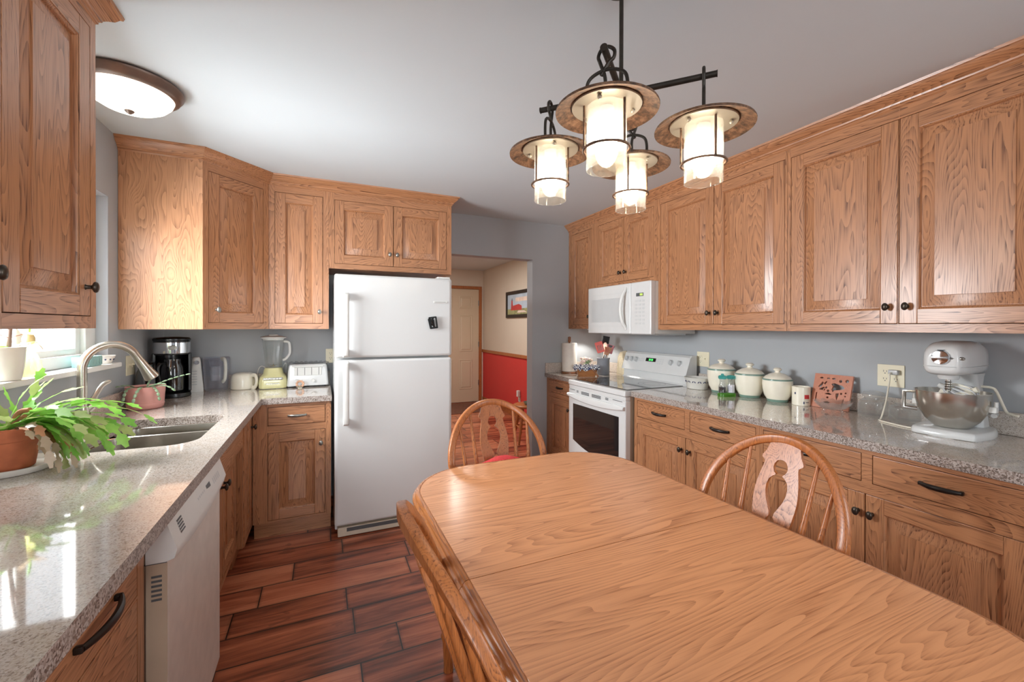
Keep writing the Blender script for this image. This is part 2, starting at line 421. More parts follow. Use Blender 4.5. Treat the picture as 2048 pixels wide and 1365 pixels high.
LAMPRIM = plain('bronze_lamp_rim', (120, 102, 92), .38, .5, var=.12)

# ---------------------------------------------------------------- room shell
XL, XR, YB, ZC, YR = -1.02, 2.70, 3.73, 2.40, -2.6
T = .12
m = MB(); m.box(XL-.13, XR+.2, YR-.2, 7.6, -.1, 0); struct('floor', m, FLOOR)
m = MB(); m.box(XL-.13, XR+.2, YR-.2, 7.6, ZC, ZC+.1); struct('ceiling', m, CEIL)
WY0, WY1, WZ0, WZ1 = 1.78, 2.88, 1.18, 2.05           # sink window opening
m = MB()
m.box(XL-.13, XL, YR-.2, WY0, 0, ZC); m.box(XL-.13, XL, WY1, YB+T, 0, ZC); m.box(XL-.13, XL, WY0, WY1, 0, WZ0); m.box(XL-.13, XL, WY0, WY1, WZ1, ZC)
struct('wall_left', m, WALL)
DX0, DX1, DZ = .98, 1.885, 2.035                       # doorway to the hall
m = MB()
m.box(XL, DX0, YB, YB+T, 0, ZC); m.box(DX1, XR, YB, YB+T, 0, ZC); m.box(DX0, DX1, YB, YB+T, DZ, ZC)
struct('wall_back', m, WALL)
m = MB(); m.box(DX1-.003, DX1+.0005, YB+.001, YB+T-.001, .001, DZ); m.box(DX0, DX1, YB+.001, YB+T-.001, DZ-.003, DZ+.0005); struct('trim_1', m, JAMB)
RW0, RW1 = -2.1, -.5                                   # opening for the added side fill, unseen behind the camera
m = MB()
m.box(XR, XR+.15, YR-.2, RW0, 0, ZC); m.box(XR, XR+.15, RW1, YB+T, 0, ZC); m.box(XR, XR+.15, RW0, RW1, 0, .95); m.box(XR, XR+.15, RW0, RW1, 2.15, ZC)
struct('wall_right', m, WALL)
PX0, PX1 = -.96, .16  # rear opening invented and placed for its fill light, out of view
m = MB()
m.box(XL, PX0, YR-.15, YR, 0, ZC); m.box(PX1, XR, YR-.15, YR, 0, ZC); m.box(PX0, PX1, YR-.15, YR, 2.12, ZC); m.box(PX0, PX1, YR-.15, YR, 0, .95)
struct('wall_rear', m, WALL)
# hall beyond the doorway
m = MB(); m.box(.3, XR+.15, 7.37, 7.5, 0, ZC); struct('wall_hall_far', m, BEIGE)
m = MB(); m.box(XR, XR+.15, YB+T, 7.37, .93, ZC, 0); m.box(XR, XR+.15, YB+T, 7.37, 0, .93, 1); struct('wall_hall_right', m, [BEIGE, RED])
m = MB(); m.box(.3, .42, YB+T, 7.37, 0, ZC); struct('wall_hall_left', m, BEIGE)
m = MB(); m.box(.42, XR, YB+T-.001, YB+T+.004, DZ+.05, ZC); m.box(DX1, XR, YB+T-.001, YB+T+.004, .0, ZC); struct('wall_hall_front', m, BEIGE)
m = MB(); m.box(XR-.022, XR, YB+T, 7.369, .905, .955, 0, .006); struct('trim_2', m, HALLOAK)
m = MB(); m.box(XR-.014, XR, YB+T+.01, 7.36, 0, .085, 0, .004); struct('baseboard_hall', m, HALLOAK)
m = MB(); m.box(DX1+.001, 2.068, YB-.013, YB, 0, .09, 0, .004); m.box(DX1-.013, DX1, YB-.013, YB+T, 0, .09, 0, .004); struct('baseboard_back', m, HALLOAK)
# hall entry door with casing
HX0, HX1 = 1.746, 2.606
m = MB()
m.box(HX1+.004, HX1+.062, 7.345, 7.37, 0, 2.105, 0, .004); m.box(HX0-.062, HX0-.004, 7.345, 7.37, 0, 2.105, 0, .004); m.box(HX0-.004, HX1+.004, 7.345, 7.37, 2.05, 2.105, 0, .004)
struct('trim_3', m, HALLOAK)
m = MB(); m.box(HX0, HX1, 7.34, 7.369, .012, 2.042)
for (a, b) in ((HX0+.12, HX0+.37), (HX1-.37, HX1-.12)):
    for (z0, z1) in ((.24, .78), (.92, 1.58), (1.70, 1.92)):
        m.loft([[(a, 7.339, z0), (b, 7.339, z0), (b, 7.339, z1), (a, 7.339, z1)], [(a+.012, 7.334, z0+.012), (b-.012, 7.334, z0+.012), (b-.012, 7.334, z1-.012), (a+.012, 7.334, z1-.012)],
                [(a+.024, 7.3395, z0+.024), (b-.024, 7.3395, z0+.024), (b-.024, 7.3395, z1-.024), (a+.024, 7.3395, z1-.024)], [(a+.05, 7.331, z0+.05), (b-.05, 7.331, z0+.05), (b-.05, 7.331, z1-.05), (a+.05, 7.331, z1-.05)]], 0, True, False, True)
d1 = struct('door_1', m, HDOOR)
for zz in (.35, 1.05, 1.8):
    m = MB(); m.box(HX1-.012, HX1+.006, 7.332, 7.341, zz-.045, zz+.045, 0, .002); m.lathe([(0, -.05), (.006, -.05), (.006, .05), (0, .05)], (HX1, 7.332, zz), 10); finish('hinge', m, PEWTER, d1)
# sink window
wx = XL-.052
m = MB()
for (y0, y1, z0, z1) in ((WY0, WY0+.1, WZ0, WZ1), (WY1-.1, WY1, WZ0, WZ1), (WY0+.1, WY1-.1, WZ0, WZ0+.055), (WY0+.1, WY1-.1, WZ1-.06, WZ1)):
    m.box(wx-.08, wx, y0, y1, z0, z1, 0, .004)
win = struct('window_1', m, WHITE2, 0)
m = MB()
for (y0, y1, z0, z1) in ((WY0+.1, WY0+.145, WZ0+.05, WZ1-.06), (WY1-.145, WY1-.1, WZ0+.05, WZ1-.06), (WY0+.145, WY1-.145, WZ0+.05, WZ0+.085), (WY0+.145, WY1-.145, WZ1-.10, WZ1-.06), (2.30, 2.36, WZ0+.085, WZ1-.10)):
    m.box(wx-.06, wx-.02, y0, y1, z0, z1, 0, .004)
finish('sash', m, WHITE2, win, 0)
m = MB(); m.box(wx-.044, wx-.040, WY0+.14, WY1-.14, WZ0+.08, WZ1-.09); finish('pane', m, PANE, win, 0)
m = MB(); m.box(wx, XL+.004, WY0-.02+.02, WY1, WZ0-.022, WZ0-.001, 0, 0); m.box(XL-.002, XL+.042, WY0-.06, WY1+.04, WZ0-.024, WZ0, 0, .005); finish('window_stool', m, WTRIM, win)
m = MB(); m.box(wx, XL-.0005, WY1-.004, WY1-.0005, WZ0, WZ1); m.box(wx, XL-.0005, WY0+.0005, WY0+.004, WZ0, WZ1); m.box(wx, XL-.0005, WY0, WY1, WZ1-.004, WZ1-.0005); finish('drywall_return', m, JAMB, win, 0)
# unseen rear and side windows behind the camera, added for fill light
m = MB()
for (a, b) in ((PX0, PX0+.08), (PX1-.08, PX1), (-.43, -.37)): m.box(a, b, YR-.12, YR-.04, .95, 2.12)
m.box(PX0, PX1, YR-.12, YR-.04, 2.04, 2.12); m.box(PX0, PX1, YR-.12, YR-.04, .95, 1.03)
d2_ = struct('fill_window_3', m, WTRIM)
m = MB(); m.box(PX0+.05, PX1-.05, YR-.082, YR-.078, 1.0, 2.06); finish('pane', m, PANE, d2_, 0)
m = MB()
for (a, b) in ((RW0, RW0+.06), (RW1-.06, RW1), (-1.33, -1.27)): m.box(XR+.04, XR+.11, a, b, .95, 2.15)
m.box(XR+.04, XR+.11, RW0, RW1, .95, 1.01); m.box(XR+.04, XR+.11, RW0, RW1, 2.09, 2.15)
w2 = struct('fill_window_2', m, WTRIM)
m = MB(); m.box(XR+.073, XR+.077, RW0+.04, RW1-.04, .99, 2.11); finish('pane', m, PANE, w2, 0)

# ---------------------------------------------------------------- cabinetry
def knob_bm():
    m = MB(); m.at((0, 0, 0), 0, PI/2)           # local +z of the profile points to -y (out of the door)
    m.lathe([(.0, 0), (.008, 0), (.0055, .004), (.005, .014), (.009, .018), (.0145, .021), (.0155, .025), (.013, .029), (.007, .0315), (0, .032)], (0, 0, 0), 18, 0, .82, 1.12)
    return m
KNOB = None
def add_knob(parent, x, z, mat=None):
    o = finish('knob', knob_bm(), mat or KNOBM, parent, 40); o.location = (x, 0, z); return o
def pull_bm(L=.112):
    m = MB(); n = 16; pts = []; rr = []
    for i in range(n+1):
        t = -1+2*i/n; pts.append((t*L/2, -.012-.017*(1-t*t), 0)); rr.append(.0052+.0022*(1-abs(t)**2))
    m.tube(pts, rr, 10, 0, False, 1.3, (0, 1, 0))
    for s in (-1, 1): m.box(s*L/2-.006, s*L/2+.006, -.015, 0, -.007, .007, 0, .003)
    return m
def add_pull(parent, x, z, L=.112, mat=None):
    o = finish('handle', pull_bm(L), mat or BRONZE, parent, 40); o.location = (x, 0, z); return o
def door_bm(w, h, flat=False):
    """raised-panel door, lower-left corner at the origin, front at y=0"""
    m = MB(); t = .019; s = min(.062, w*.24); r = min(.062, h*.26)
    if flat:
        m.box(0, w, 0, t, 0, h, 1, .003); return m
    m.box(0, s, 0, t, 0, h, 0, .0025); m.box(w-s, w, 0, t, 0, h, 0, .0025)
    m.box(s, w-s, 0, t, 0, r, 1, .0025); m.box(s, w-s, 0, t, h-r, h, 1, .0025)
    def L(i, y): return [(s-.001+i, y, r-.001+i), (w-s+.001-i, y, r-.001+i), (w-s+.001-i, y, h-r+.001-i), (s-.001+i, y, h-r+.001-i)]
    k = min(.042, (w-2*s)*.24, (h-2*r)*.3)
    m.loft([L(0, .002), L(.003, .0035), L(.007, .008), L(.009, .0155), L(.012, .0160), L(.012+k*.5, .0105), L(.012+k, .0055), L(.0125+k, .0015), L(.014+k, .0010)], 0, True, False, True)
    return m
def frame_bm(W, z0, z1, ops, t=.02):
    m = MB(); xs = sorted({0, W, *[round(o[0], 5) for o in ops], *[round(o[1], 5) for o in ops]}); zs = sorted({z0, z1, *[round(o[2], 5) for o in ops], *[round(o[3], 5) for o in ops]})
    for a, b in zip(xs, xs[1:]):
        cx = (a+b)/2; run = None
        col_has = any(o[0] < cx < o[1] for o in ops)
        for c, d in zip(zs, zs[1:]):
            cz = (c+d)/2
            if any(o[0] < cx < o[1] and o[2] < cz < o[3] for o in ops): continue
            m.box(a, b, 0, t, c, d, 1 if col_has else 0)
    return m
G = .0022
def cabinet(name, label, catg, loc, rz, W, D, z0, z1, doors=(), drawers=(), toe=False, group=None, side_ext=True, kmat=None, hmat=None, panel_sides=False):
    """loc = front-lower corner at floor level on the viewer's left; doors (x0,x1,z0,z1,knob_x,knob_z); drawers (x0,x1,z0,z1,pull_x)"""
    t = thing(name, label, catg, loc, rz, group)
    ops = []
    for d in list(doors)+list(drawers): ops.append((d[0]-G, d[1]+G, d[2]-G, d[3]+G))
    m = frame_bm(W, z0, z1, ops)
    finish('face_frame', m, OAKS, t, 0)
    m = MB(); e = .001
    m.box(e, .018, .02, D, z0, z1, 0); m.box(W-.018, W-e, .02, D, z0, z1, 0); m.box(.018, W-.018, D-.01, D, z0, z1, 0); m.box(.018, W-.018, .02, D-.01, z0, z0+.018, 1); m.box(.018, W-.018, .02, D-.01, z1-.018, z1, 1)
    m.box(.019, W-.019, .024, .027, z0+.02, z1-.02, 3)  # dark sheet close behind the doors, standing in for shade
    if toe: m.box(e, W-e, .06, .075, 0, z0, 1)
    finish('carcass', m, OAKS+[GAPSHADE], t, 0)
    for d in doors:
        o = finish('door', door_bm(d[1]-d[0], d[3]-d[2]), OAKS, t, 30); o.location = (d[0], -.0005, d[2])
        if len(d) > 4 and d[4] is not None: add_knob(o, d[4]-d[0], d[5]-d[2], kmat)
    for d in drawers:
        o = finish('drawer_front', door_bm(d[1]-d[0], d[3]-d[2], True), OAKS, t, 30); o.location = (d[0], -.0005, d[2])
        if d[4] is not None: add_pull(o, d[4]-d[0], (d[3]-d[2])/2, d[5] if len(d) > 5 else .112, hmat)
    return t
RZR, RZL = -PI/2, PI/2
# --- base cabinets along the range wall (face x = 2.045, viewer's left = +y)
XF = 2.045; DEP = XR-XF-.002
def rloc(y): return (XF, y, 0)
cabinet('base_cabinet', 'narrow oak base cabinet beside the doorway, under the paper towel roll', 'cabinet', rloc(3.728), RZR, .508, DEP, .115, .874,
        [(.045, .465, .145, .692, .43, .615)], [(.045, .465, .738, .852, .255, .10)], True)
Y0 = 2.425
cabinet('base_cabinet', 'oak base cabinet next to the range, two short drawers above two doors', 'cabinet', rloc(Y0), RZR, .957, DEP, .115, .874,
        [(Y0-2.392, Y0-1.954, .145, .688, Y0-1.985, .612), (Y0-1.950, Y0-1.489, .145, .688, Y0-1.918, .612)],
        [(Y0-2.392, Y0-1.963, .738, .852, Y0-2.178), (Y0-1.920, Y0-1.491, .738, .852, Y0-1.705)], True)
Y0 = 1.467
cabinet('base_cabinet', 'oak base cabinet under the stand mixer, partly behind the table', 'cabinet', rloc(Y0), RZR, .957, DEP, .115, .874,
        [(Y0-1.448, Y0-1.006, .145, .688, Y0-1.028, .612), (Y0-1.002, Y0-.552, .145, .688, Y0-.978, .612)],
        [(Y0-1.448, Y0-1.019, .738, .852, Y0-1.235), (Y0-.978, Y0-.552, .738, .852, Y0-.768)], True)
# --- upper cabinets along the range wall (face x = 2.295)
XU = 2.295; DU = XR-XU-.002; ZU = 1.354; ZT = 2.335
def uloc(y): return (XU, y, 0)
cabinet('wall_cabinet', 'narrow one-door oak wall cabinet in the corner beside the microwave', 'cabinet', uloc(3.727), RZR, .442, DU, ZU, ZT,
        [(.045, .405, 1.395, 2.292, .375, 1.47)])
Y0 = 3.283
cabinet('wall_cabinet', 'short two-door oak wall cabinet right above the microwave', 'cabinet', uloc(Y0), RZR, .808, DU, 1.722, ZT,
        [(Y0-3.222, Y0-2.867, 1.758, 2.292, Y0-2.90, 1.83), (Y0-2.863, Y0-2.512, 1.758, 2.292, Y0-2.83, 1.83)])
Y0 = 2.473
cabinet('wall_cabinet', 'tall two-door oak wall cabinet above the three canisters', 'cabinet', uloc(Y0), RZR, .978, DU, ZU, ZT,
        [(Y0-2.436, Y0-1.970, 1.394, 2.286, Y0-2.0, 1.466), (Y0-1.966, Y0-1.510, 1.394, 2.286, Y0-1.935, 1.466)])
Y0 = 1.493
cabinet('wall_cabinet', 'tall two-door oak wall cabinet above the stand mixer', 'cabinet', uloc(Y0), RZR, .98, DU, ZU, ZT,
        [(Y0-1.474, Y0-1.011, 1.392, 2.283, Y0-1.045, 1.466), (Y0-1.005, Y0-.550, 1.392, 2.283, Y0-.975, 1.466)])
# --- back wall
YF = 3.105; DB = YB-YF-.002
cabinet('base_cabinet', 'oak base cabinet with one drawer and one door beside the refrigerator', 'cabinet', (-.403, YF, 0), 0, .455, DB, .115, .874,
        [(.085, .418, .128, .688, .393, .60)], [(.085, .418, .735, .851, .252, .10)], True, kmat=PEWTER, hmat=PEWTER)
YU = 3.30; DBU = YB-YU-.002
cabinet('wall_cabinet', 'narrow one-door oak wall cabinet above the blender and toaster', 'cabinet', (-.334, YU, 0), 0, .374, DBU, ZU, ZT,
        [(.038, .334, 1.394, 2.288, .314, 1.475)], kmat=PEWTER)
cabinet('wall_cabinet', 'short two-door oak wall cabinet over the refrigerator', 'cabinet', (.041, YU, 0), 0, .898, DBU, 1.788, ZT,
        [(.038, .445, 1.826, 2.28, .42, 1.912), (.450, .858, 1.826, 2.28, .474, 1.912)], kmat=PEWTER)
# --- corner wall cabinet with a diagonal door
t = thing('corner_wall_cabinet', 'oak corner wall cabinet with a diagonal door and wide plain side panel', 'cabinet', (-.637, 2.99, 0), PI/4)
Wd = .4285
finish('face_frame', frame_bm(Wd, ZU, ZT, [(.035-G, .388+G, 1.394-G, 2.285+G)]), OAKS, t, 0)
o = finish('door', door_bm(.353, .891), OAKS, t, 30); o.location = (.035, -.0005, 1.394); add_knob(o, .044, .077, PEWTER)
m = MB(); m.T = Matrix.Rotation(-PI/4, 4, 'Z') @ Matrix.Translation((.637, -2.99, 0))
P5 = [(-.637+.001, 2.99), (-.335, 3.2925), (-.335, 3.728), (-1.018, 3.728), (-1.018, 2.99)]
P5i = [(-.655, 3.008), (-.355, 3.31), (-.355, 3.71), (-1.0, 3.71), (-1.0, 3.008)]
def ring(P, z): return [(x, y, z) for x, y in P]
m.f([m.v(p) for p in ((P5[4][0], 2.99, ZU), (-.637, 2.99, ZU), (-.637, 2.99, ZT), (P5[4][0], 2.99, ZT))], 0)
m.f([m.v(p) for p in reversed(ring(P5, ZU))], 1); m.f([m.v(p) for p in ring(P5, ZT)], 1)
for i in (1, 2, 3):
    a, b = P5[i], P5[i+1]; m.f([m.v((*a, ZU)), m.v((*b, ZU)), m.v((*b, ZT)), m.v((*a, ZT))], 0)
finish('carcass', m, [oak('oak_veneer_side', 2, (196, 144, 106), (112, 70, 44), pore=.5, ring=34, wide=9, al=1.9), OX], t, 0)
# --- left wall upper cabinet (face x = -.66, viewer's left = -y)
cabinet('wall_cabinet', 'oak wall cabinet beside the sink window, above the potted cactus', 'cabinet', (-.66, .865, 0), RZL, .912, .357, 1.366, ZT,
        [(.045, .455, 1.405, 2.30, .43, 1.49), (.478, .876, 1.405, 2.30, .845, 1.492)])
# --- left wall base run
XLF = -.412; DLB = XLF-XL-.002
cabinet('base_cabinet', 'oak drawer cabinet before the dishwasher, with a dark arched pull', 'cabinet', (XLF, .45, 0), RZL, .905, DLB, .115, .874,
        [], [(.045, .862, .718, .852, .655, .165), (.045, .862, .43, .708, .455, .165), (.045, .862, .14, .42, .455, .165)], True)
t = thing('sink_base_cabinet', 'oak sink base cabinet with two set-back doors past the dishwasher', 'cabinet', (-.412, 1.995, 0), RZL)
m = MB(); W_ = .823
m.box(0, W_, 0, .02, .695, .874, 1); m.box(0, .03, .03, .05, .115, .695, 0); m.box(W_-.015, W_, .0, .05, .115, .695, 0); m.box(.03, W_-.015, .03, .05, .115, .145, 1); m.box(.03, W_-.015, .03, .05, .672, .695, 1); m.box(0, W_, .0, .03, .69, .697, 1)
finish('face_frame', m, OAKS, t, 0)
m = MB(); m.box(.001, .018, .05, DLB, .115, .70, 0); m.box(W_-.018, W_-.001, .05, DLB, .115, .70, 0); m.box(.018, W_-.018, DLB-.01, DLB, .115, .70, 0); m.box(.018, W_-.018, .05, DLB-.01, .115, .133, 1); m.box(.02, W_-.02, .053, .056, .14, .69, 3); m.box(0, W_, .085, .10, 0, .115, 1); finish('carcass', m, OAKS+[GAPSHADE], t, 0)  # includes the dark sheet that paints shade behind the doors
for (a, b, kx) in ((.036, .438, .405), (.442, W_-.022, .472)):
    o = finish('door', door_bm(b-a, .518), OAKS, t, 30); o.location = (a, .0295, .15); add_knob(o, kx-a, .455)
cabinet('corner_base_cabinet', 'slim one-door oak corner cabinet between sink base and back run', 'cabinet', (-.412+.006, 2.819, 0), RZL, .284, .60, .115, .874,
        [(.022, .262, .145, .852, .245, .745)], [], True)
# --- crown mouldings
CP = [(0, 0), (-.006, .006), (-.006, .012), (-.012, .016), (-.014, .022), (-.022, .030), (-.036, .040), (-.044, .052), (-.046, .056), (-.052, .058), (-.055, .068)]
def crown(name, path, z, mats, label):
    """path = list of (x,y); profile offset is to the right-hand side normal of travel"""
    P = [Vector(p) for p in path]; n = len(P); loops = []
    for i in range(n):
        d0 = (P[i]-P[i-1]).normalized() if i > 0 else None; d1_ = (P[i+1]-P[i]).normalized() if i < n-1 else None
        n0 = Vector((d0.y, -d0.x)) if d0 else None; n1 = Vector((d1_.y, -d1_.x)) if d1_ else None
        if n0 is None: nn, k = n1, 1
        elif n1 is None: nn, k = n0, 1
        else: nn = (n0+n1).normalized(); k = 1/max(.3, nn.dot(n0))
        loops.append([(P[i].x-nn.x*k*u, P[i].y-nn.y*k*u, z+v) for u, v in CP]+[(P[i].x+nn.x*k*-.004, P[i].y+nn.y*k*-.004, z+CP[-1][1]), (P[i].x-nn.x*k*.004, P[i].y-nn.y*k*.004, z)])
    m = MB(); m.loft(loops, 0, True, True, True)
    o = finish(name, m, mats, None, 25); o['kind'] = 'structure'; return o
zc = ZC-.068
crown('trim_4', [(XL+.001, 2.99), (-.637, 2.99), (-.335, 3.30-.0075), (-.33, 3.30), (.939, 3.30), (.939, YB-.001)], zc, OX, '')
crown('trim_5', [(XU, YB-.001), (XU, .515)], zc, OY, '')
crown('trim_6', [(-.66, .865), (-.66, 1.777), (XL+.001, 1.777)], zc, OY, '')

# ---------------------------------------------------------------- countertops and sink
ZK = .914; CT = .038
def counter(name, label, outer, holes, splash):
    t = thing(name, label, 'countertop', (0, 0, 0))
    m = MB(); m.slab(outer, holes, ZK-CT, ZK, 0, 1); finish('slab', m, [GRAN, GRANE], t, 0)
    for lab, b in splash:
        m = MB(); m.box(*b, ZK+.0005, ZK+.1, 0, .003)
        tag(finish('backsplash', m, GRAN, None, 30), lab, 'backsplash')
    return t
SX0, SX1, SY0, SY1 = -.862, -.458, 2.025, 2.632
sink_hole = rrect(SX0, SX1, SY0, SY1, [.10, .05, .07, .09], 8)
counter('countertop', 'L-shaped speckled granite countertop around the sink', [(XL+.002, .42), (-.355, .42), (-.352, 3.082), (.056, 3.078), (.056, YB-.002), (XL+.002, YB-.002)], [sink_hole],
        [('low granite backsplash under the switch plate behind the pink planter', (XL+.002, XL+.022, 2.60, YB-.002)), ('low granite backsplash behind the blender and toaster', (XL+.022, .056, YB-.022, YB-.002))])
counter('countertop', 'long speckled granite countertop under the canisters and stand mixer', [(2.020, .49), (2.018, 2.428), (XR-.002, 2.428), (XR-.002, .49)], [], [('long low granite backsplash behind the canisters and stand mixer', (XR-.022, XR-.002, .49, 2.43))])
counter('countertop', 'short speckled granite countertop in the corner holding the paper towel', [(2.020, 3.215), (2.020, YB-.002), (XR-.002, YB-.002), (XR-.002, 3.215)], [], [('short granite backsplash behind the cutting board and utensil crock', (XR-.022, XR-.002, 3.215, YB-.022)), ('short granite backsplash behind the paper towel roll', (2.022, XR-.002, YB-.022, YB-.002))])
t = thing('kitchen_sink', 'stainless steel double-bowl sink set under the granite counter', 'sink', (0, 0, 0))
YM = 2.45
def bowl(y0, y1, x0, x1, rr, depth):
    m = MB(); L = []
    for (ins, z, k) in ((-.004, ZK-CT-.001, 1), (0, ZK-CT-.004, 1), (.004, ZK-CT-.06, 1), (.010, ZK-CT-depth+.03, 1), (.022, ZK-CT-depth+.008, 1), (.045, ZK-CT-depth, 1)):
        L.append([(x, y, z) for x, y in rrect(x0+ins, x1-ins, y0+ins, y1-ins, [max(.02, q-ins*.3) for q in rr], 8)])
    m.loft(L, 0, True, False, True); return m
finish('bowl', bowl(SY0+.004, YM-.011, SX0+.003, SX1-.003, [.10, .04, .04, .09], .19), STEEL, t, 40)
finish('bowl', bowl(YM+.011, SY1-.004, SX0+.003, SX1-.003, [.03, .045, .05, .03], .17), STEEL, t, 40)
m = MB(); m.box(SX0+.005, SX1-.005, YM-.011, YM+.011, ZK-CT-.03, ZK-CT-.006, 0, .008, 3); finish('divider', m, CHROME, t, 40)
for yy in (2.24, 2.54):
    m = MB(); m.lathe([(0, .004), (.02, .004), (.022, .002), (.040, .003), (.044, 0)], (-.67, yy, ZK-CT-(.188 if yy < 2.4 else .168)), 24); finish('drain', m, CHROME, t, 40)
# faucet
fx, fy = -.945, 2.42
t = thing('faucet', 'brushed nickel gooseneck pull-down faucet behind the sink', 'faucet', (fx, fy, ZK))
m = MB(); m.lathe([(0, 0), (.032, 0), (.031, .006), (.026, .012), (.023, .03), (.0225, .10), (.0205, .105), (.0205, .11)], (0, 0, 0), 24); finish('base', m, BRUSH, t, 40)
dirx, diry = .80, .60
def fp(a, z): return (dirx*a, diry*a, z)
pts = [fp(0, .10), fp(0, .2), fp(0, .27)]
for i in range(1, 13):
    a = PI*i/12*.86; pts.append(fp(.098-.098*math.cos(a), .27+.105*math.sin(a)))
m = MB(); m.tube(cat(pts, 3), .0165, 14); finish('neck', m, BRUSH, t, 50)
e0 = Vector(pts[-1]); dr = (Vector(pts[-1])-Vector(pts[-2])).normalized()
m = MB(); m.tube([e0-dr*.002, e0+dr*.02, e0+dr*.025, e0+dr*.06, e0+dr*.115, e0+dr*.12], [.017, .0175, .0185, .021, .030, .028], 18); finish('spray_head', m, BRUSH, t, 50)
m = MB(); m.tube([(.010, .012, .085), (.018, .032, .10)], .016, 14); m.tube(cat([(.016, .028, .095), (.022, .042, .135), (.034, .066, .178), (.044, .084, .198), (.058, .104, .206)], 4), [.014]*5+[.011]*4+[.010]*4+[.009]*3+[.006], 10, 0, False, .8); finish('lever', m, BRUSH, t, 50)

# ---------------------------------------------------------------- refrigerator
t = thing('refrigerator', 'white top-freezer refrigerator between the oak cabinets and doorway', 'refrigerator', (.069, 2.945, 0))
W = .776
m = MB(); m.box(.004, W-.004, .075, .765, .03, 1.712, 0, .008); m.box(.03, W-.03, .10, .12, 0, .06, 0); finish('body', m, WHITE, t)
def fdoor(z0, z1):
    m = MB(); L = []
    n = 10
    for (y, ins) in ((.068, .004), (.055, 0), (.022, 0), (.010, .003), (.003, .010)):
        L.append([(x, y, z) for x, z in rrect(ins, W-ins, z0+ins, z1-ins, .014, 4)])
    L.append([(x, -.0035+.0035*abs((x-W/2)/(W/2))**2*.8, z) for x, z in rrect(.024, W-.024, z0+.02, z1-.02, .012, 4)])
    m.loft(L, 0, True, True, True); return m
def textured_white():
    s = NT('pebbled_white_enamel'); o = s.obj(False); n = s.noise(o, 170, 2); s.set(col=lin(212, 213, 212), rough=.24, coat=.25, coatr=.12); s.bump(n, .16, .0015); return s.m
PEB = textured_white()
d1 = finish('freezer_door', fdoor(1.166, 1.714), PEB, t, 30)
d2 = finish('fresh_food_door', fdoor(.078, 1.156), PEB, t, 30)
def fhandle(z0, z1, parent):
    m = MB(); zs = [z0, z0+.012, z0+.05, z1-.05, z1-.012, z1]; ys = [-.018, -.036, -.044, -.044, -.036, -.018]
    m.loft([[(x, y+yy, z) for x, yy in ((.050, .004), (.053, -.008), (.060, -.012), (.076, -.012), (.083, -.008), (.086, .004))] for z, y in zip(zs, ys)], 0, True, True, True)
    m.box(.055, .081, -.03, -.0, z0+.004, z0+.05, 0, .006); m.box(.055, .081, -.03, -.0, z1-.05, z1-.004, 0, .006)
    finish('handle', m, WHITE2, parent, 40)
fhandle(1.175, 1.59, d1); fhandle(.735, 1.148, d2)
m = MB(); m.box(.64, .74, -.006, .0, 1.538, 1.552, 0, .003)
for i in range(9): m.box(.652+i*.0085, .657+i*.0085, -.0068, -.006, 1.5425, 1.5475, 1)
finish('badge', m, [WHITE2, MARK], d1)
m = MB(); m.box(.02, W-.02, .012, .09, .006, .066, 0, .006)
m.box(.075, W-.02, .0112, .013, .036, .060, 1)
finish('kick_grille', m, [plain('grille_beige', (206, 196, 176), .5), DGREY], t)
m = MB(); m.box(W-.10, W-.01, .02, .10, 1.7135, 1.727, 0, .005); finish('hinge_cap', m, WHITE2, t)
m = MB(); m.lathe([(.0, -.004), (.006, -.003), (.008, 0)], (0, 0, 0), 12); o = finish('plug_button', m, WHITE2, d2); o.rotation_euler = (PI/2, 0, 0); o.location = (.71, -.001, .762)
t = thing('chip_clip', 'small black magnet clip stuck on the freezer door', 'clip', (.703, 2.9445, 1.40))
m = MB(); m.at((0, -.011, 0), 0, 0, -.14)
m.slab(rrect(-.027, .030, -.042, .042, .006, 3), [rrect(-.012, .020, -.030, .032, .004, 3)], 0, .008, 0, fix=lambda u, v, w_: (u, -w_, v)); finish('frame', m, BLACK, t)
m = MB(); m.at((0, -.006, 0), 0, 0, -.14); m.tube(cat([(.004, -.006, .034), (-.008, -.01, .005), (.006, -.008, -.03)], 5), [.012]*5+[.016]*3+[.01]*3, 8, 0, False, .5); m.tube([(-.03, -.008, .03), (-.024, -.008, -.036)], .003, 8); m.box(-.01, .012, -.002, .0055, -.02, .02); finish('spring_arm', m, BLACK, t)

# ---------------------------------------------------------------- range
t = thing('range', 'white electric range with a black glass cooktop and oven window', 'range', (1.97, 3.203, 0), RZR)
W = .766; D = 2.665-1.97
m = MB(); m.box(.006, W-.006, .05, D, .03, .885, 0); m.box(.03, W-.03, .07, .1, 0, .05, 0); finish('body', m, [TAN], t, 0)
m = MB(); m.box(0, W, .0, .63, .872, .914, 0, .008, 3); finish('cooktop_frame', m, WHITE, t, 40)
m = MB(); m.box(.03, W-.03, .045, .585, .9135, .9185, 0, .002); finish('cooktop_glass', m, BLKGLASS, t, 40)
m = MB()
for (cx, cy, r) in ((.2, .18, .105), (.55, .18, .085), (.2, .44, .08), (.55, .44, .105)):
    for q in (r, r*.62):
        m.lathe([(q-.0015, .0188), (q+.0015, .0188)], (cx, cy, .9), 40)
finish('burner_ring', m, plain('burner_print', (96, 96, 98), .3), t, 0)
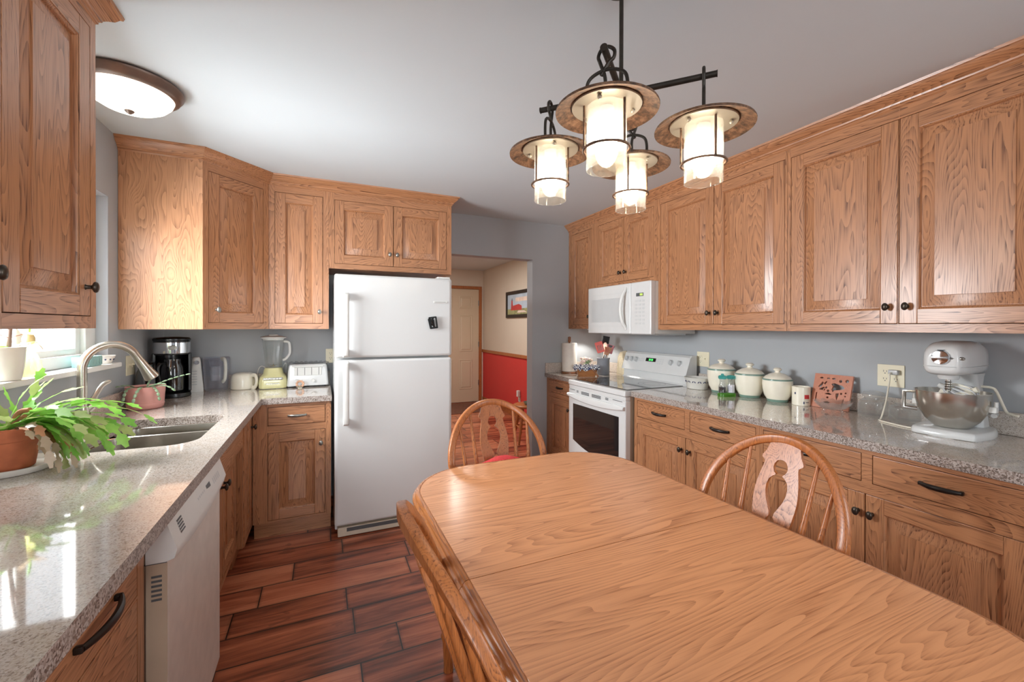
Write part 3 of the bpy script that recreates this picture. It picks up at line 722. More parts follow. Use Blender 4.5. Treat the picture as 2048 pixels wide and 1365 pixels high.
# backguard
m = MB(); L = []
prof = [(.585, .914), (.60, .93), (.605, .985), (.575, .992), (.585, 1.02), (.625, 1.135), (.645, 1.15), (D, 1.15), (D, .914)]
for x in (.0, .006, W-.006, W):
    e = .004 if x in (0, W) else 0
    L.append([(x, y+(e if y < .65 else 0), z-(e if z > 1.1 else 0)) for y, z in prof])
m.loft(L, 0, True, True, True); bg_ = finish('backguard', m, WHITE, t, 30)
sl = math.atan2(.04, .115)
def onpanel(x, k, out=0): return (x, .585+.04*k-out*math.cos(sl), 1.02+.115*k+out*math.sin(sl))
for x in (.05, .115, .175, W-.175, W-.085):
    m = MB(); m.T = Matrix.Rotation(-sl, 4, 'X') @ Matrix.Rotation(PI/2, 4, 'X')
    m.lathe([(.026, 0), (.026, .002), (.021, .004), (.019, .02), (.016, .024), (0, .024)], (0, 0, 0), 24); m.box(-.004, .004, -.019, .019, .02, .029, 0, .002)
    o = finish('control_knob', m, GREYW, bg_, 40); o.location = onpanel(x, .55)  # grey on white knobs paints in the shading that sets them off
m = MB(); m.T = Matrix.Rotation(-sl, 4, 'X'); m.box(-.06, .06, -.002, .004, -.016, .016, 0, .001)
for i, x in enumerate((-.018, -.006, .010, .022)):
    m.box(x-.0035, x+.0035, -.003, -.0018, .005, .0075, 1); m.box(x-.0035, x+.0035, -.003, -.0018, -.001, .001, 1); m.box(x+.003, x+.0048, -.003, -.0018, -.008, .007, 1); m.box(x-.0035, x+.0035, -.003, -.0018, -.0085, -.0065, 1)
o = finish('clock_display', m, [BLACK, GREENLED], bg_, 0); o.location = onpanel(W/2-.03, .62)
m = MB(); m.T = Matrix.Rotation(-sl, 4, 'X')
for i in range(4):
    for j in range(3): m.box(.055+i*.026, .070+i*.026, -.001, .002, -.022+j*.018, -.013+j*.018)
for i in range(3):
    for j in range(2): m.box(-.15+i*.026, -.135+i*.026, -.001, .002, -.012+j*.018, -.003+j*.018)
o = finish('button_row', m, GREYW, bg_, 0); o.location = onpanel(W/2-.03, .55)
# oven door
m = MB(); m.box(.002, W-.002, .008, .05, .842, .87, 0, .004)
finish('vent_trim', m, WHITE, t, 30)
m = MB()
for (a, b, nz) in ((.02, .10, 1), (.13, .155, 3), (.20, .31, 4), (.35, .47, 4), (.53, .565, 3), (.62, .73, 1)):
    for k in range(nz): m.box(a, b, .004, .010, .832-k*.0068-.002, .836-k*.0068-.002)
m2 = MB(); 
m2.loft([[(x, y, z) for x, z in rrect(.002, W-.002, .262, .842, .008, 3)] for y in (.05, .012)] + [[(x, .006, z) for x, z in rrect(.006, W-.006, .266, .838, .008, 3)]], 0, True, True, True)
od = finish('oven_door', m2, WHITE, t, 30)
finish('vent_slot', m, DGREY, od, 0)
hb = [(.002, .0)]; m = MB(); L = []
for i in range(17):
    u = i/16; x = .004+(W-.008)*u; sag = .030*(1-(2*u-1)**2)
    L.append([(x, .006, .80), (x, -.006, .80), (x, -.016, .793-sag*.4), (x, -.018, .782-sag), (x, -.012, .774-sag), (x, .006, .772-sag)])
m.loft(L, 0, True, True, True); finish('handle', m, WHITE, od, 40)
# window: straight sides, top, arched-down bottom edge
wp = [(.075, .715), (W-.075, .715), (W-.075, .405)]
for i in range(1, 14):
    u = i/14; wp.append((W-.075-(W-.15)*u, .405-.055*math.sin(PI*u)*1.0))
wp.append((.075, .405))
m = MB(); m.slab(wp, [], 0, .004, 0, fix=lambda u, v, w_: (u, .007-w_, v)); finish('window', m, BLKGLASS, od, 0)
m = MB(); m.box(.004, W-.004, .01, .05, .06, .252, 0, .008, 3); finish('storage_drawer', m, WHITE, t, 30)

# ---------------------------------------------------------------- microwave
t = thing('microwave', 'white over-the-range microwave between the oak wall cabinets', 'microwave', (2.222, 3.272, 1.318), RZR)
W = .815; H = .402
m = MB(); m.box(.002, W-.002, .045, XR-2.222-.03, .004, H, 0, .003); finish('body', m, [WHITE2], t)
m = MB(); m.box(.05, W-.05, .12, .40, -.008, .004, 0, .002)
for i in range(2):
    for k in range(7): m.box(.12+i*.36, .30+i*.36, .15+k*.02, .158+k*.02, -.009, -.0075, 1)
finish('bottom_plate', m, [GREYW, DGREY], t)
dw = .585
m = MB(); m.box(0, dw, 0, .045, 0, H+.002, 0, .008, 3); md = finish('door', m, WHITE, t, 40)
m = MB(); m.box(.055, .475, -.0015, .002, .095, .295, 0, .001); m.box(.02, .565, -.001, .001, .33, .3335, 1); m.box(.02, .565, -.001, .001, .06, .0635, 1); finish('window', m, [GREYW, GREYW], md, 0)
m = MB(); m.tube(cat([(.535, 0, .035), (.523, -.03, .10), (.515, -.042, .2), (.523, -.03, .30), (.535, 0, .372)], 6), .013, 10, 0, False, .8); finish('handle', m, WHITE2, md, 50)
m = MB(); m.box(dw+.003, W, 0, .045, 0, H+.002, 0, .008, 3); cp = finish('control_panel', m, WHITE, t, 40)
m = MB(); m.box(dw+.07, dw+.15, -.0025, .001, .292, .318, 0); m.box(dw+.112, dw+.144, -.0032, -.002, .297, .313, 1); finish('clock_display', m, [DGREY, LCD], cp, 0)
m = MB()
for j in range(7):
    for i in range(3): m.box(dw+.055+i*.04, dw+.081+i*.04, -.0012, .001, .075+j*.029, .090+j*.029)
finish('button_row', m, GREYW, cp, 0)

# ---------------------------------------------------------------- dishwasher
t = thing('dishwasher', 'white dishwasher under the granite counter, next to the sink base', 'dishwasher', (-.367, 1.368, 0), RZL)
W = .612
m = MB(); m.box(.004, W-.004, .045, .60, .10, .868, 0); m.box(.01, W-.01, .07, .09, 0, .10, 0); m.box(0, .004, .002, .05, .76, .76+.0022, 1)
for k in range(6): m.box(-.001, .003, .012, .034, .665+k*.012, .671+k*.012, 1)
finish('body', m, [TAN, DGREY], t, 0)
m = MB(); m.box(0, W, 0, .046, .075, .765, 0, .005); m.box(-.0005, .0015, .001, .045, .08, .76, 1)
finish('door', m, [plain('dishwasher_white', (220, 214, 206), .35), TAN], t, 30)
m = MB(); m.box(-.0008, .0008, .0005, .001, .76, .765)
m = MB(); L = []
for i in range(13):
    u = i/12; x = W*u; b = .022*(1-(2*u-1)**2)
    L.append([(x, .046, .868), (x, .004, .868), (x, -.020-b*.1, .79), (x, -.014, .768-b), (x, .004, .762-b*.8), (x, .046, .762)])
m.loft(L, 0, True, True, True); cpl = finish('control_panel', m, WHITE2, t, 40)
def onp(x, k, o=.0012):  # point on the sloping control face
    return (x, .004-.024*k-o, .868-.078*k)
ang = math.atan2(.024, .078)
def chip(m, x0, x1, k0, k1):
    m.f([m.v(onp(x0, k0)), m.v(onp(x1, k0)), m.v(onp(x1, k1)), m.v(onp(x0, k1))], 0)
m = MB()
for k in range(5): chip(m, .055, .095, .30+k*.10, .36+k*.10)
finish('badge', m, DGREY, cpl, 0)
m = MB(); chip(m, .355, .405, .42, .70); finish('display', m, DGREY, cpl, 0)
for i in range(5):
    m = MB(); chip(m, .25+i*.018, .262+i*.018, .46, .70); finish('button_mark', m, GREYW, cpl, 0)
    m = MB(); chip(m, .44+i*.02, .452+i*.02, .45, .72); finish('button_mark', m, GREYW, cpl, 0)

# ---------------------------------------------------------------- dining table
TZ = .757; tx0, tx1, ty0, ty1 = .300, 1.322, .19, 1.828
def tout(ins):
    r = max(.05, .29-ins); out = []
    base = rrect(tx0+ins, tx1-ins, ty0+ins, ty1-ins, r, 12)
    return base
t = thing('dining_table', 'oak dining table with rounded corners and a centre seam', 'table', (0, 0, 0))
SEAM = .986
for far in (True, False):
    m = MB()
    prof = [(.05, TZ-.040), (.012, TZ-.040), (.004, TZ-.036), (.0, TZ-.028), (.001, TZ-.020), (.006, TZ-.014), (.009, TZ-.0125), (.0105, TZ-.008), (.015, TZ-.003), (.021, TZ-.0005), (.026, TZ), (.0275, TZ-.0016), (.029, TZ)]
    L = [[(x, y, z) for x, y in tout(i)] for i, z in prof]
    m.loft(L, 1, True, True, False)
    m.loft([L[-1], [(x, y, TZ) for x, y in tout(.0292)]], 0, True, False, True)
    for f in m.bm.faces:
        if len(f.verts) > 8 and f.calc_center_median().z > TZ-.01: f.material_index = 0
    bmesh.ops.remove_doubles(m.bm, verts=m.bm.verts, dist=1e-6)
    bmesh.ops.bisect_plane(m.bm, geom=list(m.bm.verts)+list(m.bm.edges)+list(m.bm.faces), plane_co=(0, SEAM+(.0012 if far else -.0012), 0), plane_no=(0, 1, 0), clear_inner=far, clear_outer=not far)
    ed = [e for e in m.bm.edges if len(e.link_faces) == 1]
    bmesh.ops.holes_fill(m.bm, edges=ed, sides=0)
    finish('tabletop', m, [TBX, TRIM], t, 30)
m = MB()
ax0, ax1, ay0, ay1 = tx0+.13, tx1-.13, ty0+.15, ty1-.15
m.box(ax0, ax1, ay0, ay0+.022, TZ-.12, TZ-.04, 0, .003); m.box(ax0, ax1, ay1-.022, ay1, TZ-.12, TZ-.04, 0, .003); m.box(ax0, ax0+.022, ay0, ay1, TZ-.12, TZ-.04, 0, .003); m.box(ax1-.022, ax1, ay0, ay1, TZ-.12, TZ-.04, 0, .003)
finish('apron', m, TRIM, t, 30)
for sx in (ax0+.03, ax1-.03):
    for sy in (ay0+.03, ay1-.03):
        m = MB(); m.box(sx-.032, sx+.032, sy-.032, sy+.032, .60, TZ-.04, 0, .004)
        m.lathe([(.030, .60), (.026, .585), (.032, .57), (.024, .55), (.036, .45), (.038, .40), (.028, .22), (.024, .16), (.031, .14), (.024, .12), (.018, .02), (.020, .0), (0, 0)], (sx, sy, 0), 20)
        finish('leg', m, CH, t, 40)

# ---------------------------------------------------------------- bow-back chairs (local: front is +y, back at -y)
LEAN = .33
def yb(z, x=0): return -.185-(z-.46)*LEAN+.05*(x/.243)**2
def make_chair(label, loc, rz):
    t = thing('dining_chair', label, 'chair', loc, rz, 'bow-back chairs around the oak table')
    # seat: saddle shaped slab
    m = MB(); out = []
    n = 40
    def ol(k, z, dz=0):
        P = []
        for i in range(n):
            a = 2*PI*i/n; ca, sa = math.cos(a), math.sin(a)
            ex = .58; x = .225*k*math.copysign(abs(ca)**ex, ca); y = .215*k*math.copysign(abs(sa)**ex, sa)
            x *= 1+.06*(y/.215); P.append((x, y, z))
        return P
    m.loft([ol(.80, .425), ol(.95, .430), ol(1.0, .443), ol(.99, .455), ol(.955, .460), ol(.80, .456), ol(.5, .450), ol(.2, .449)], 0, True, True, True)
    finish('seat', m, CHX, t, 60)
    # bow
    P = [(-.185, yb(.455, .185), .455), (-.208, yb(.54, .208), .54), (-.228, yb(.63, .228), .63)]
    for i in range(0, 33):
        a = PI-PI*i/32; P.append((.243*math.cos(a), yb(.725+.257*math.sin(a), .243*math.cos(a)), .725+.257*math.sin(a)))
    P += [(.228, yb(.63, .228), .63), (.208, yb(.54, .208), .54), (.185, yb(.455, .185), .455)]
    m = MB(); rows = []
    k = len(P)
    for i in range(k):
        tv = (Vector(P[min(i+1, k-1)])-Vector(P[max(i-1, 0)])).normalized()
        by = Vector((0, 1, LEAN)).normalized(); by = (Vector((0, 1, 0))-tv*tv.y).normalized(); nx = tv.cross(by)
        rows.append([Vector(P[i])+nx*u+by*v for u, v in ((-.0155, -.008), (-.013, -.0115), (.013, -.0115), (.0155, -.008), (.0155, .007), (.010, .012), (-.010, .012), (-.0155, .007))])
    m.loft(rows, 0, True, True, True); finish('back_bow', m, CH, t, 50)
    # fiddle splat
    half = [(.047, .455), (.047, .60), (.052, .65), (.066, .72), (.0745, .79), (.069, .845), (.060, .885), (.0585, .900), (.0715, .910), (.0705, .918), (.060, .935), (.054, .955), (.052, .975)]
    def smooth(h): return [(p.x, p.y) for p in cat([(a, b, 0) for a, b in h[:8]], 3)]+h[8:]
    hh = smooth(half)
    outer = [(-a, b) for a, b in hh][::-1]+hh
    cut = [(.004, .914), (.015, .910), (.023, .898), (.025, .885), (.020, .872), (.0125, .866), (.0125, .862), (.020, .858), (.032, .845), (.037, .825), (.036, .805), (.029, .782), (.018, .760), (.009, .742), (.0075, .730), (.0135, .722), (.017, .710), (.014, .697), (.005, .688)]
    hole = [(a, b) for a, b in cut]+[(-a, b) for a, b in reversed(cut)]
    m = MB(); m.slab(outer, [hole], -.006, .006, 0, fix=lambda u, v, w_: (u, yb(v)+w_, v)); finish('splat', m, CH, t, 30)
    for sx in (-1, 1):
        for (xb, xt, zt) in ((.095, .118, .945), (.148, .182, .885)):
            m = MB(); a = Vector((sx*xb, yb(.452, xb), .452)); b = Vector((sx*xt, yb(zt, xt), zt))
            m.tube([a.lerp(b, q) for q in (0, .12, .3, .5, .75, 1)], [.0085, .0105, .0115, .0105, .008, .0055], 10); finish('spindle', m, CH, t, 50)
    fl = [(.19, .17), (-.19, .17), (.165, -.17), (-.165, -.17)]
    for (x, y) in fl:
        a = Vector((x*.82, y*.82, .432)); b = Vector((x*1.16, y*1.2, 0))
        m = MB(); q = [0, .06, .12, .16, .2, .28, .45, .6, .66, .7, .74, .8, .92, 1]; r = [.016, .017, .014, .019, .014, .018, .023, .019, .014, .020, .014, .017, .013, .012]
        m.tube([a.lerp(b, i) for i in q], r, 12); finish('leg', m, CH, t, 50)
    for sx in (-1, 1):
        a = Vector((sx*.19*.99, .17*1.01, .21)); b = Vector((sx*.165*.99, -.17*1.01, .21))
        m = MB(); m.tube([a.lerp(b, i) for i in (0, .2, .5, .8, 1)], [.007, .010, .014, .010, .007], 10); finish('stretcher', m, CH, t, 50)
    m = MB(); m.tube([Vector((-.175+.35*i, 0, .21)) for i in (0, .2, .5, .8, 1)], [.007, .010, .014, .010, .007], 10); finish('stretcher', m, CH, t, 50)
    return t
chair = make_chair('oak bow-back chair at the table end, in front of the doorway, with a red cushion', (.795, 1.705, 0), PI)
c2 = copy_tree(chair); c2.location = (1.125, .96, 0); c2.rotation_euler = (0, 0, PI/2)
c2['label'] = 'oak bow-back chair between the table and the cabinets under the stand mixer'
c3 = copy_tree(chair); c3.location = (.511, .889, 0); c3.rotation_euler = (0, 0, -PI/2)
c3['label'] = 'oak bow-back chair pushed in on the sink side of the table, seen edge-on'
m = MB(); L = []
for k in range(13):
    v = -1+2*k/12; s = (1-abs(v)**2.6)**.5 if abs(v) < 1 else .0
    L.append([(.175*math.copysign(abs(math.cos(2*PI*i/28))**.8, math.cos(2*PI*i/28))*max(.15, s), .052*math.sin(2*PI*i/28)*max(.1, s), .146+.144*v) for i in range(28)])
m.loft(L, 0, True, True, True)
o = finish('seat_cushion', m, REDFAB, None, 80, (.80, 1.832, .466)); o.rotation_euler = (-.30, 0, 0); tag(o, 'coral red cushion propped up on the chair at the table end', 'cushion')

# ---------------------------------------------------------------- chandelier
cx, cy = .804, 1.017
t = thing('chandelier', 'wrought iron four-lantern chandelier hanging over the dining table', 'chandelier', (cx, cy, ZC))
m = MB(); m.lathe([(0, -.034), (.02, -.033), (.055, -.022), (.065, -.008), (.066, 0), (0, 0)], (0, 0, 0), 28); finish('ceiling_canopy', m, IRON, t, 40)
m = MB(); m.tube([(0, 0, -.03), (0, 0, -.37)], .0062, 12); m.lathe([(0, -.385), (.012, -.383), (.016, -.37), (.016, -.33), (.009, -.315), (.0062, -.31)], (0, 0, 0), 16); finish('stem', m, IRON, t, 40)
AR = .214; ZA = -.338
lan = [(-.149, .159), (-.149, -.131), (.150, .138), (.149, -.165)]
for (lx, ly) in lan:
    a = math.atan2(ly, lx); R = math.hypot(lx, ly)
    m = MB(); m.at((0, 0, ZA), a); m.tube([(.0, 0, 0), (R+.032, 0, .0)], .0085, 12); m.tube([(R+.032, 0, 0), (R+.034, 0, 0)], .0095, 12); finish('arm', m, IRON, t, 40)
    # lantern: local z=0 at the disc rim
    zd = 1.921-ZC
    m = MB(); m.at((lx, ly, zd), a+PI/2)
    m.lathe([(.128, -.004), (.1285, 0), (.127, .003), (.09, .019), (.062, .028), (.030, .033), (.030, .040), (.026, .046), (.012, .049), (0, .049)], (0, 0, 0), 44)
    m.lathe([(.128, -.004), (.125, -.002), (.088, .014), (.0875, .011)], (0, 0, 0), 44)
    sh = finish('lantern_disc', m, RUST, t, 40)
    m = MB(); m.at((lx, ly, zd), a+PI/2)
    m.lathe([(.0875, .011), (.0865, .008), (.05, .0095), (.0, .0095)], (0, 0, 0), 40)
    for q in range(3):
        b = q*2*PI/3+.5; m.ball((.068*math.cos(b), .068*math.sin(b), .003), .0062, 0, 10)
    finish('inner_plate', m, NICK, sh, 40)
    m = MB(); m.at((lx, ly, zd), a+PI/2)
    hz = ZA-zd
    bail = [(-.052, 0, .030), (-.052, 0, .062), (-.046, 0, .085), (-.028, 0, .098), (0, 0, .104), (.028, 0, .098), (.046, 0, .085), (.052, 0, .062), (.052, 0, .030)]
    m.tube(cat(bail, 5), .0045, 8)
    m.tube(cat([(-.004, 0, .045), (-.004, 0, .085), (-.016, 0, hz-.018), (-.021, 0, hz), (-.012, 0, hz+.017), (.004, 0, hz+.020), (.019, 0, hz+.008), (.018, 0, hz-.010), (.004, 0, hz-.022), (-.014, 0, .092)], 5), .0046, 8)
    finish('hanging_hook', m, IRON, sh, 50)
    m = MB(); m.at((lx, ly, zd), a+PI/2)
    m.lathe([(.0495, .010), (.050, .006), (.050, -.149), (.0497, -.150), (.0475, -.150), (.0472, -.149), (.0472, .006), (.0472, .010)], (0, 0, 0), 40)
    finish('glass_shade', m, SEEDED, sh, 50)
    m = MB(); m.at((lx, ly, zd), a+PI/2); m.torus((0, 0, -.098), .0575, .0032, 40, 8)
    for q in range(3):
        b = q*2*PI/3+PI/2; px_, py_ = .0575*math.cos(b), .0575*math.sin(b); m.tube([(px_, py_, .009), (px_, py_, -.098)], .0030, 8)
    finish('guard_ring', m, RUST, sh, 50)
    m = MB(); m.at((lx, ly, zd), 0); m.lathe([(.018, .009), (.018, -.03), (.014, -.036), (0, -.036)], (0, 0, 0), 18); finish('lamp_socket', m, WHITE2, sh, 40)
    m = MB(); m.at((lx, ly, zd), 0); m.lathe([(0, -.105), (.012, -.103), (.022, -.094), (.027, -.080), (.024, -.062), (.014, -.045), (.013, -.036)], (0, 0, 0), 20); finish('bulb', m, BULB, sh, 60)

# ---------------------------------------------------------------- flush ceiling lamp
t = thing('ceiling_lamp', 'round flush ceiling lamp with a bronze rim near the sink window', 'ceiling lamp', (-.745, 2.30, ZC))
m = MB(); m.lathe([(.150, 0), (.178, -.001), (.186, -.010), (.184, -.020), (.176, -.026), (.172, -.038), (.160, -.046), (.152, -.047), (.150, -.040)], (0, 0, 0), 56); finish('rim', m, LAMPRIM, t, 50)
m = MB(); m.lathe([(.1515, -.044), (.145, -.062), (.125, -.084), (.095, -.102), (.055, -.114), (.02, -.118), (0, -.1185)], (0, 0, 0), 48); finish('glass_bowl', m, DOME, t, 60)
m = MB(); m.lathe([(.016, -.116), (.017, -.120), (.013, -.125), (.006, -.131), (0, -.133)], (0, 0, 0), 18); finish('finial', m, LAMPRIM, t, 50)

# ---------------------------------------------------------------- lights that belong to fittings
def point(name, loc, power, col=(1, .9, .76), r=.05):
    d = bpy.data.lights.new(name, 'POINT'); d.energy = power; d.color = col; d.shadow_soft_size = r
    o = bpy.data.objects.new(name, d); C.objects.link(o); o.location = loc; return o
t = thing('under_cabinet_light', 'small puck light under the corner wall cabinet above the paper towel', 'light', (2.42, 3.52, ZU))
m = MB(); m.lathe([(0, -.012), (.026, -.012), (.030, -.010), (.032, 0), (0, 0)], (0, 0, 0), 24); finish('housing', m, WHITE2, t, 40)
d = bpy.data.lights.new('puck_beam', 'SPOT'); d.energy = 9; d.color = (1, .95, .88); d.spot_size = math.radians(120); d.spot_blend = .35; d.shadow_soft_size = .02
o = bpy.data.objects.new('puck_beam', d); C.objects.link(o); o.location = (2.42, 3.52, ZU-.02); o.rotation_euler = (0, 0, 0)
area_light('hall_ceiling_light', (1.4, 5.4, 2.38), (.5, .5), 30, (0, 0, -1), (1, .96, .91))

# ---------------------------------------------------------------- outlets and switches
def outlet(label, loc, rz, gangs=1, kinds='o', mat=None, plug=None):
    """plate lies in local xz, facing -y"""
    t = thing('wall_outlet' if 'o' in kinds else 'light_switch', label, 'outlet' if 'o' in kinds else 'switch', loc, rz)
    wv = .07+.046*(gangs-1); m = MB(); m.box(-wv/2, wv/2, -.005, 0, -.057, .057, 0, .003)
    finish('cover_plate', m, mat or IVORY, t, 30)
    for g in range(gangs):
        gx = (g-(gangs-1)/2)*.046
        if kinds[g] == 'o':
            for s in (-1, 1):
                m = MB(); m.slab(rrect(gx-.0165, gx+.0165, s*.0195-.014, s*.0195+.014, .010, 4), [], .004, .0065, 0, fix=lambda u, v, w_: (u, -w_, v))
                m.box(gx-.0075, gx-.0055, -.0072, -.006, s*.0195-.001, s*.0195+.008, 1); m.box(gx+.0055, gx+.0075, -.0072, -.006, s*.0195-.001, s*.0195+.007, 1); m.box(gx-.0022, gx+.0022, -.0072, -.006, s*.0195-.010, s*.0195-.0055, 1)
                finish('receptacle', m, [mat or IVORY, DGREY], t, 30)
        else:
            m = MB(); m.box(gx-.005, gx+.005, -.007, -.003, -.012, .012); m.box(gx-.0035, gx+.0035, -.017, -.004, 0, .009, 0, .002); finish('toggle', m, mat or IVORY, t, 30)
    return t
outlet('ivory double outlet plate behind the tallest canister, beside the range', (XR-.0005, 2.405, 1.125), RZR, 2, 'os')
outlet('ivory double outlet plate with a plugged-in cord, above the glass jars', (XR-.0005, 1.213, 1.124), RZR, 2, 'oo')
outlet('small outlet plate on the wall between toaster and refrigerator', (.058, YB-.0005, 1.135), 0, 1, 'o')
outlet('ivory switch plate on the wall behind the faucet spout', (XL+.0005, 3.145, 1.145), RZL, 2, 'ss')
t = outlet('white outlet low on the red hall wall', (XR-.0005, 5.77, .30), RZR, 1, 'o', WHITE2)
t = thing('night_light', 'white plug-in adapter in the outlet on the red hall wall', 'adapter', (XR-.008, 5.75, .345), RZR)
m = MB(); m.box(-.026, .026, -.045, 0, -.02, .075, 0, .008); finish('housing', m, WHITE2, t, 40)

# ---------------------------------------------------------------- items on the L-shaped counter
def coffee_maker():
    t = thing('coffee_maker', 'black drip coffee maker with a chrome band in the counter corner', 'coffee maker', (-.894, 3.42, ZK), .28); t.scale = (.84, .84, 1)
    r = .108
    m = MB(); m.lathe([(0, 0), (.118, 0), (.121, .006), (.119, .026), (.112, .031), (.06, .034), (0, .034)], (0, 0, 0), 40); finish('base', m, BLACK, t, 40)
    m = MB(); m.lathe([(r, .03), (r, .275)], (0, 0, 0), 30, 0, 1, 1, PI*.04, PI*.96); m.lathe([(r-.02, .275), (r-.02, .03)], (0, 0, 0), 30, 0, 1, 1, PI*.04, PI*.96)
    for s in (-1, 1): m.box(s*.108-.012, s*.108+.012, -.03, .03, .03, .285, 0, .008)
    finish('water_tank', m, BLACK, t, 40)
    m = MB(); m.lathe([(0, .275), (r+.004, .275), (r+.006, .28), (r+.006, .362), (r+.010, .366), (r+.010, .376), (r, .383), (.05, .388), (0, .389)], (0, 0, 0), 44); br = finish('brew_head', m, BLACK, t, 40)
    m = MB(); m.lathe([(r+.0066, .284), (r+.008, .286), (r+.008, .352), (r+.0066, .354)], (0, 0, 0), 40, 0, 1, 1, PI*1.06, PI*1.94); finish('chrome_band', m, CHROME, br, 40)
    m = MB(); m.at((0, -r-.010, .322), 0, PI/2); m.lathe([(0, .003), (.012, .003), (.013, 0), (.02, .001), (.022, 0)], (0, 0, 0), 24, 0, 1.3, .7); finish('emblem', m, PEWTER, br, 40)
    m = MB(); m.lathe([(.0, .036), (.070, .036), (.078, .045), (.080, .12), (.076, .19), (.062, .225), (.060, .245), (.0, .25)], (0, -.012, 0), 36); ca = finish('carafe', m, BLKGLASS, t, 40)
    m = MB(); m.tube(cat([(-.05, -.062, .225), (-.075, -.10, .22), (-.085, -.115, .18), (-.07, -.095, .09), (-.052, -.070, .07)], 5), .009, 10, 0, False, 1.3); finish('handle', m, BLACK, ca, 50)
    return t
coffee_maker()
t = thing('travel_carafe', 'black thermal carafe with a loop handle between coffee maker and faucet', 'carafe', (-.962, 3.19, ZK))
m = MB(); m.lathe([(0, 0), (.044, 0), (.047, .005), (.046, .14), (.040, .185), (.034, .20), (.036, .215), (0, .217)], (0, 0, 0), 28); finish('body', m, DGREY, t, 40)
m = MB(); m.lathe([(0, .217), (.034, .217), (.036, .228), (.030, .238), (0, .24)], (0, 0, 0), 24); m.tube(cat([(.02, -.034, .225), (.03, -.075, .22), (.032, -.085, .15), (.02, -.05, .10)], 5), .006, 8); finish('lid', m, BLACK, t, 40)
t = thing('can_opener', 'tall white electric can opener beside the black coffee maker', 'can opener', (-.812, 3.63, ZK), .35)
m = MB(); m.loft([[(x, y, z) for x, y in rrect(-a, a*.75, -b, b, .012, 4)] for a, b, z in ((.050, .05, 0), (.052, .052, .004), (.040, .046, .12), (.028, .040, .225), (.022, .034, .24))], 0, True, True, True); finish('body', m, WHITE2, t, 40)
m = MB()
for k in range(6): m.box(-.034, -.002, -.0535+k*.0012, -.045, .05+k*.018, .058+k*.018)
finish('vent_slot', m, GREYW, t, 0)
m = MB(); m.lathe([(0, 0), (.006, .006), (.006, .012), (.014, .014), (.014, .020), (0, .02)], (0, 0, 0), 14); o = finish('cutting_wheel', m, CHROME, t, 40); o.location = (-.004, -.036, .205); o.rotation_euler = (PI/2, 0, 0)
t = thing('water_pitcher', 'smoky blue clear water filter pitcher with a pale handle', 'pitcher', (-.694, 3.635, ZK), -.15); t.scale = (.84, .9, 1)
m = MB(); L = []
for a, b, z in ((.074, .054, .002), (.080, .058, .008), (.088, .062, .10), (.093, .066, .205), (.095, .068, .232), (.0925, .0655, .232), (.0855, .0595, .10), (.0775, .0555, .012)):
    L.append([(x, y, z) for x, y in rrect(-a, a, -b, b, b*.85, 6)])
m.loft(L, 0, True, True, True); finish('body', m, BLUEP, t, 50)
m = MB(); m.loft([[(x, y, z) for x, y in rrect(-.09, .09, -.063, .063, .053, 6)] for z in (.222, .238)], 0, True, True, True); m.lathe([(.034, .11), (.036, .12), (.05, .222)], (-.005, 0, 0), 20); finish('lid', m, BLUEP, t, 40)
m = MB(); m.lathe([(0, .07), (.03, .07), (.033, .09), (.034, .17), (0, .175)], (-.012, 0, 0), 22); finish('filter', m, GREYW, t, 40)
m = MB(); m.tube(cat([(.060, -.05, .225), (.088, -.076, .222), (.098, -.082, .17), (.090, -.076, .09), (.070, -.058, .065)], 6), .0125, 10, 0, False, 1.2); finish('handle', m, plain('pale_grey_handle', (206, 206, 198), .4), t, 50)
t = thing('cream_jug', 'squat cream ceramic jug with a side handle next to the blender', 'jug', (-.530, 3.645, ZK)); t.scale = (.94, .94, 1)
m = MB(); m.lathe([(0, 0), (.080, 0), (.086, .006), (.085, .06), (.078, .095), (.070, .108), (.064, .112), (.064, .106), (.06, .10), (0, .098)], (0, 0, 0), 40); finish('body', m, CREAM, t, 50)
m = MB(); m.lathe([(0, .104), (.062, .106), (.066, .112), (.05, .118), (0, .121)], (0, 0, 0), 32); finish('lid', m, CREAM, t, 50)
m = MB(); m.tube(cat([(.060, -.045, .098), (.088, -.066, .10), (.098, -.074, .06), (.088, -.066, .018), (.066, -.05, .010)], 6), .012, 10, 0, False, 1.4); finish('handle', m, CREAM, t, 50)
# blender
t = thing('blender', 'pale yellow blender with a clear jar and white lid', 'blender', (-.335, 3.615, ZK), .06)
m = MB(); L = []
for a, b, z, k in ((.088, .08, .004, .4), (.092, .084, .012, .4), (.092, .084, .055, .45), (.086, .078, .085, .5), (.072, .068, .100, .6), (.066, .062, .108, .7), (.062, .058, .135, .9), (.056, .054, .150, .95)):
    L.append([(x, y, z) for x, y in rrect(-a, a, -b, b, b*k, 6)])
m.loft(L, 0, True, True, True); bs = finish('motor_base', m, YELLOW, t, 40)
m = MB(); m.box(-.062, .062, -.086, -.080, .066, .084, 0, .005)
for k in range(6): m.box(-.055+k*.0188, -.042+k*.0188, -.0875, -.085, .069, .081, 1, .001)
finish('button_row', m, [PEWTER, WHITE2], bs, 40)
m = MB()
for k in range(10): m.box(-.044+k*.0088, -.038+k*.0088, -.0858, -.083, .036, .044)
finish('badge', m, PEWTER, bs, 0)
m = MB(); m.lathe([(.088, 0), (.088, .005), (0, .005), (0, 0)], (0, 0, 0), 4, 0, 1, .9, PI/4, PI/4+2*PI); finish('foot', m, BLACK, t, 0)
m = MB(); L = []
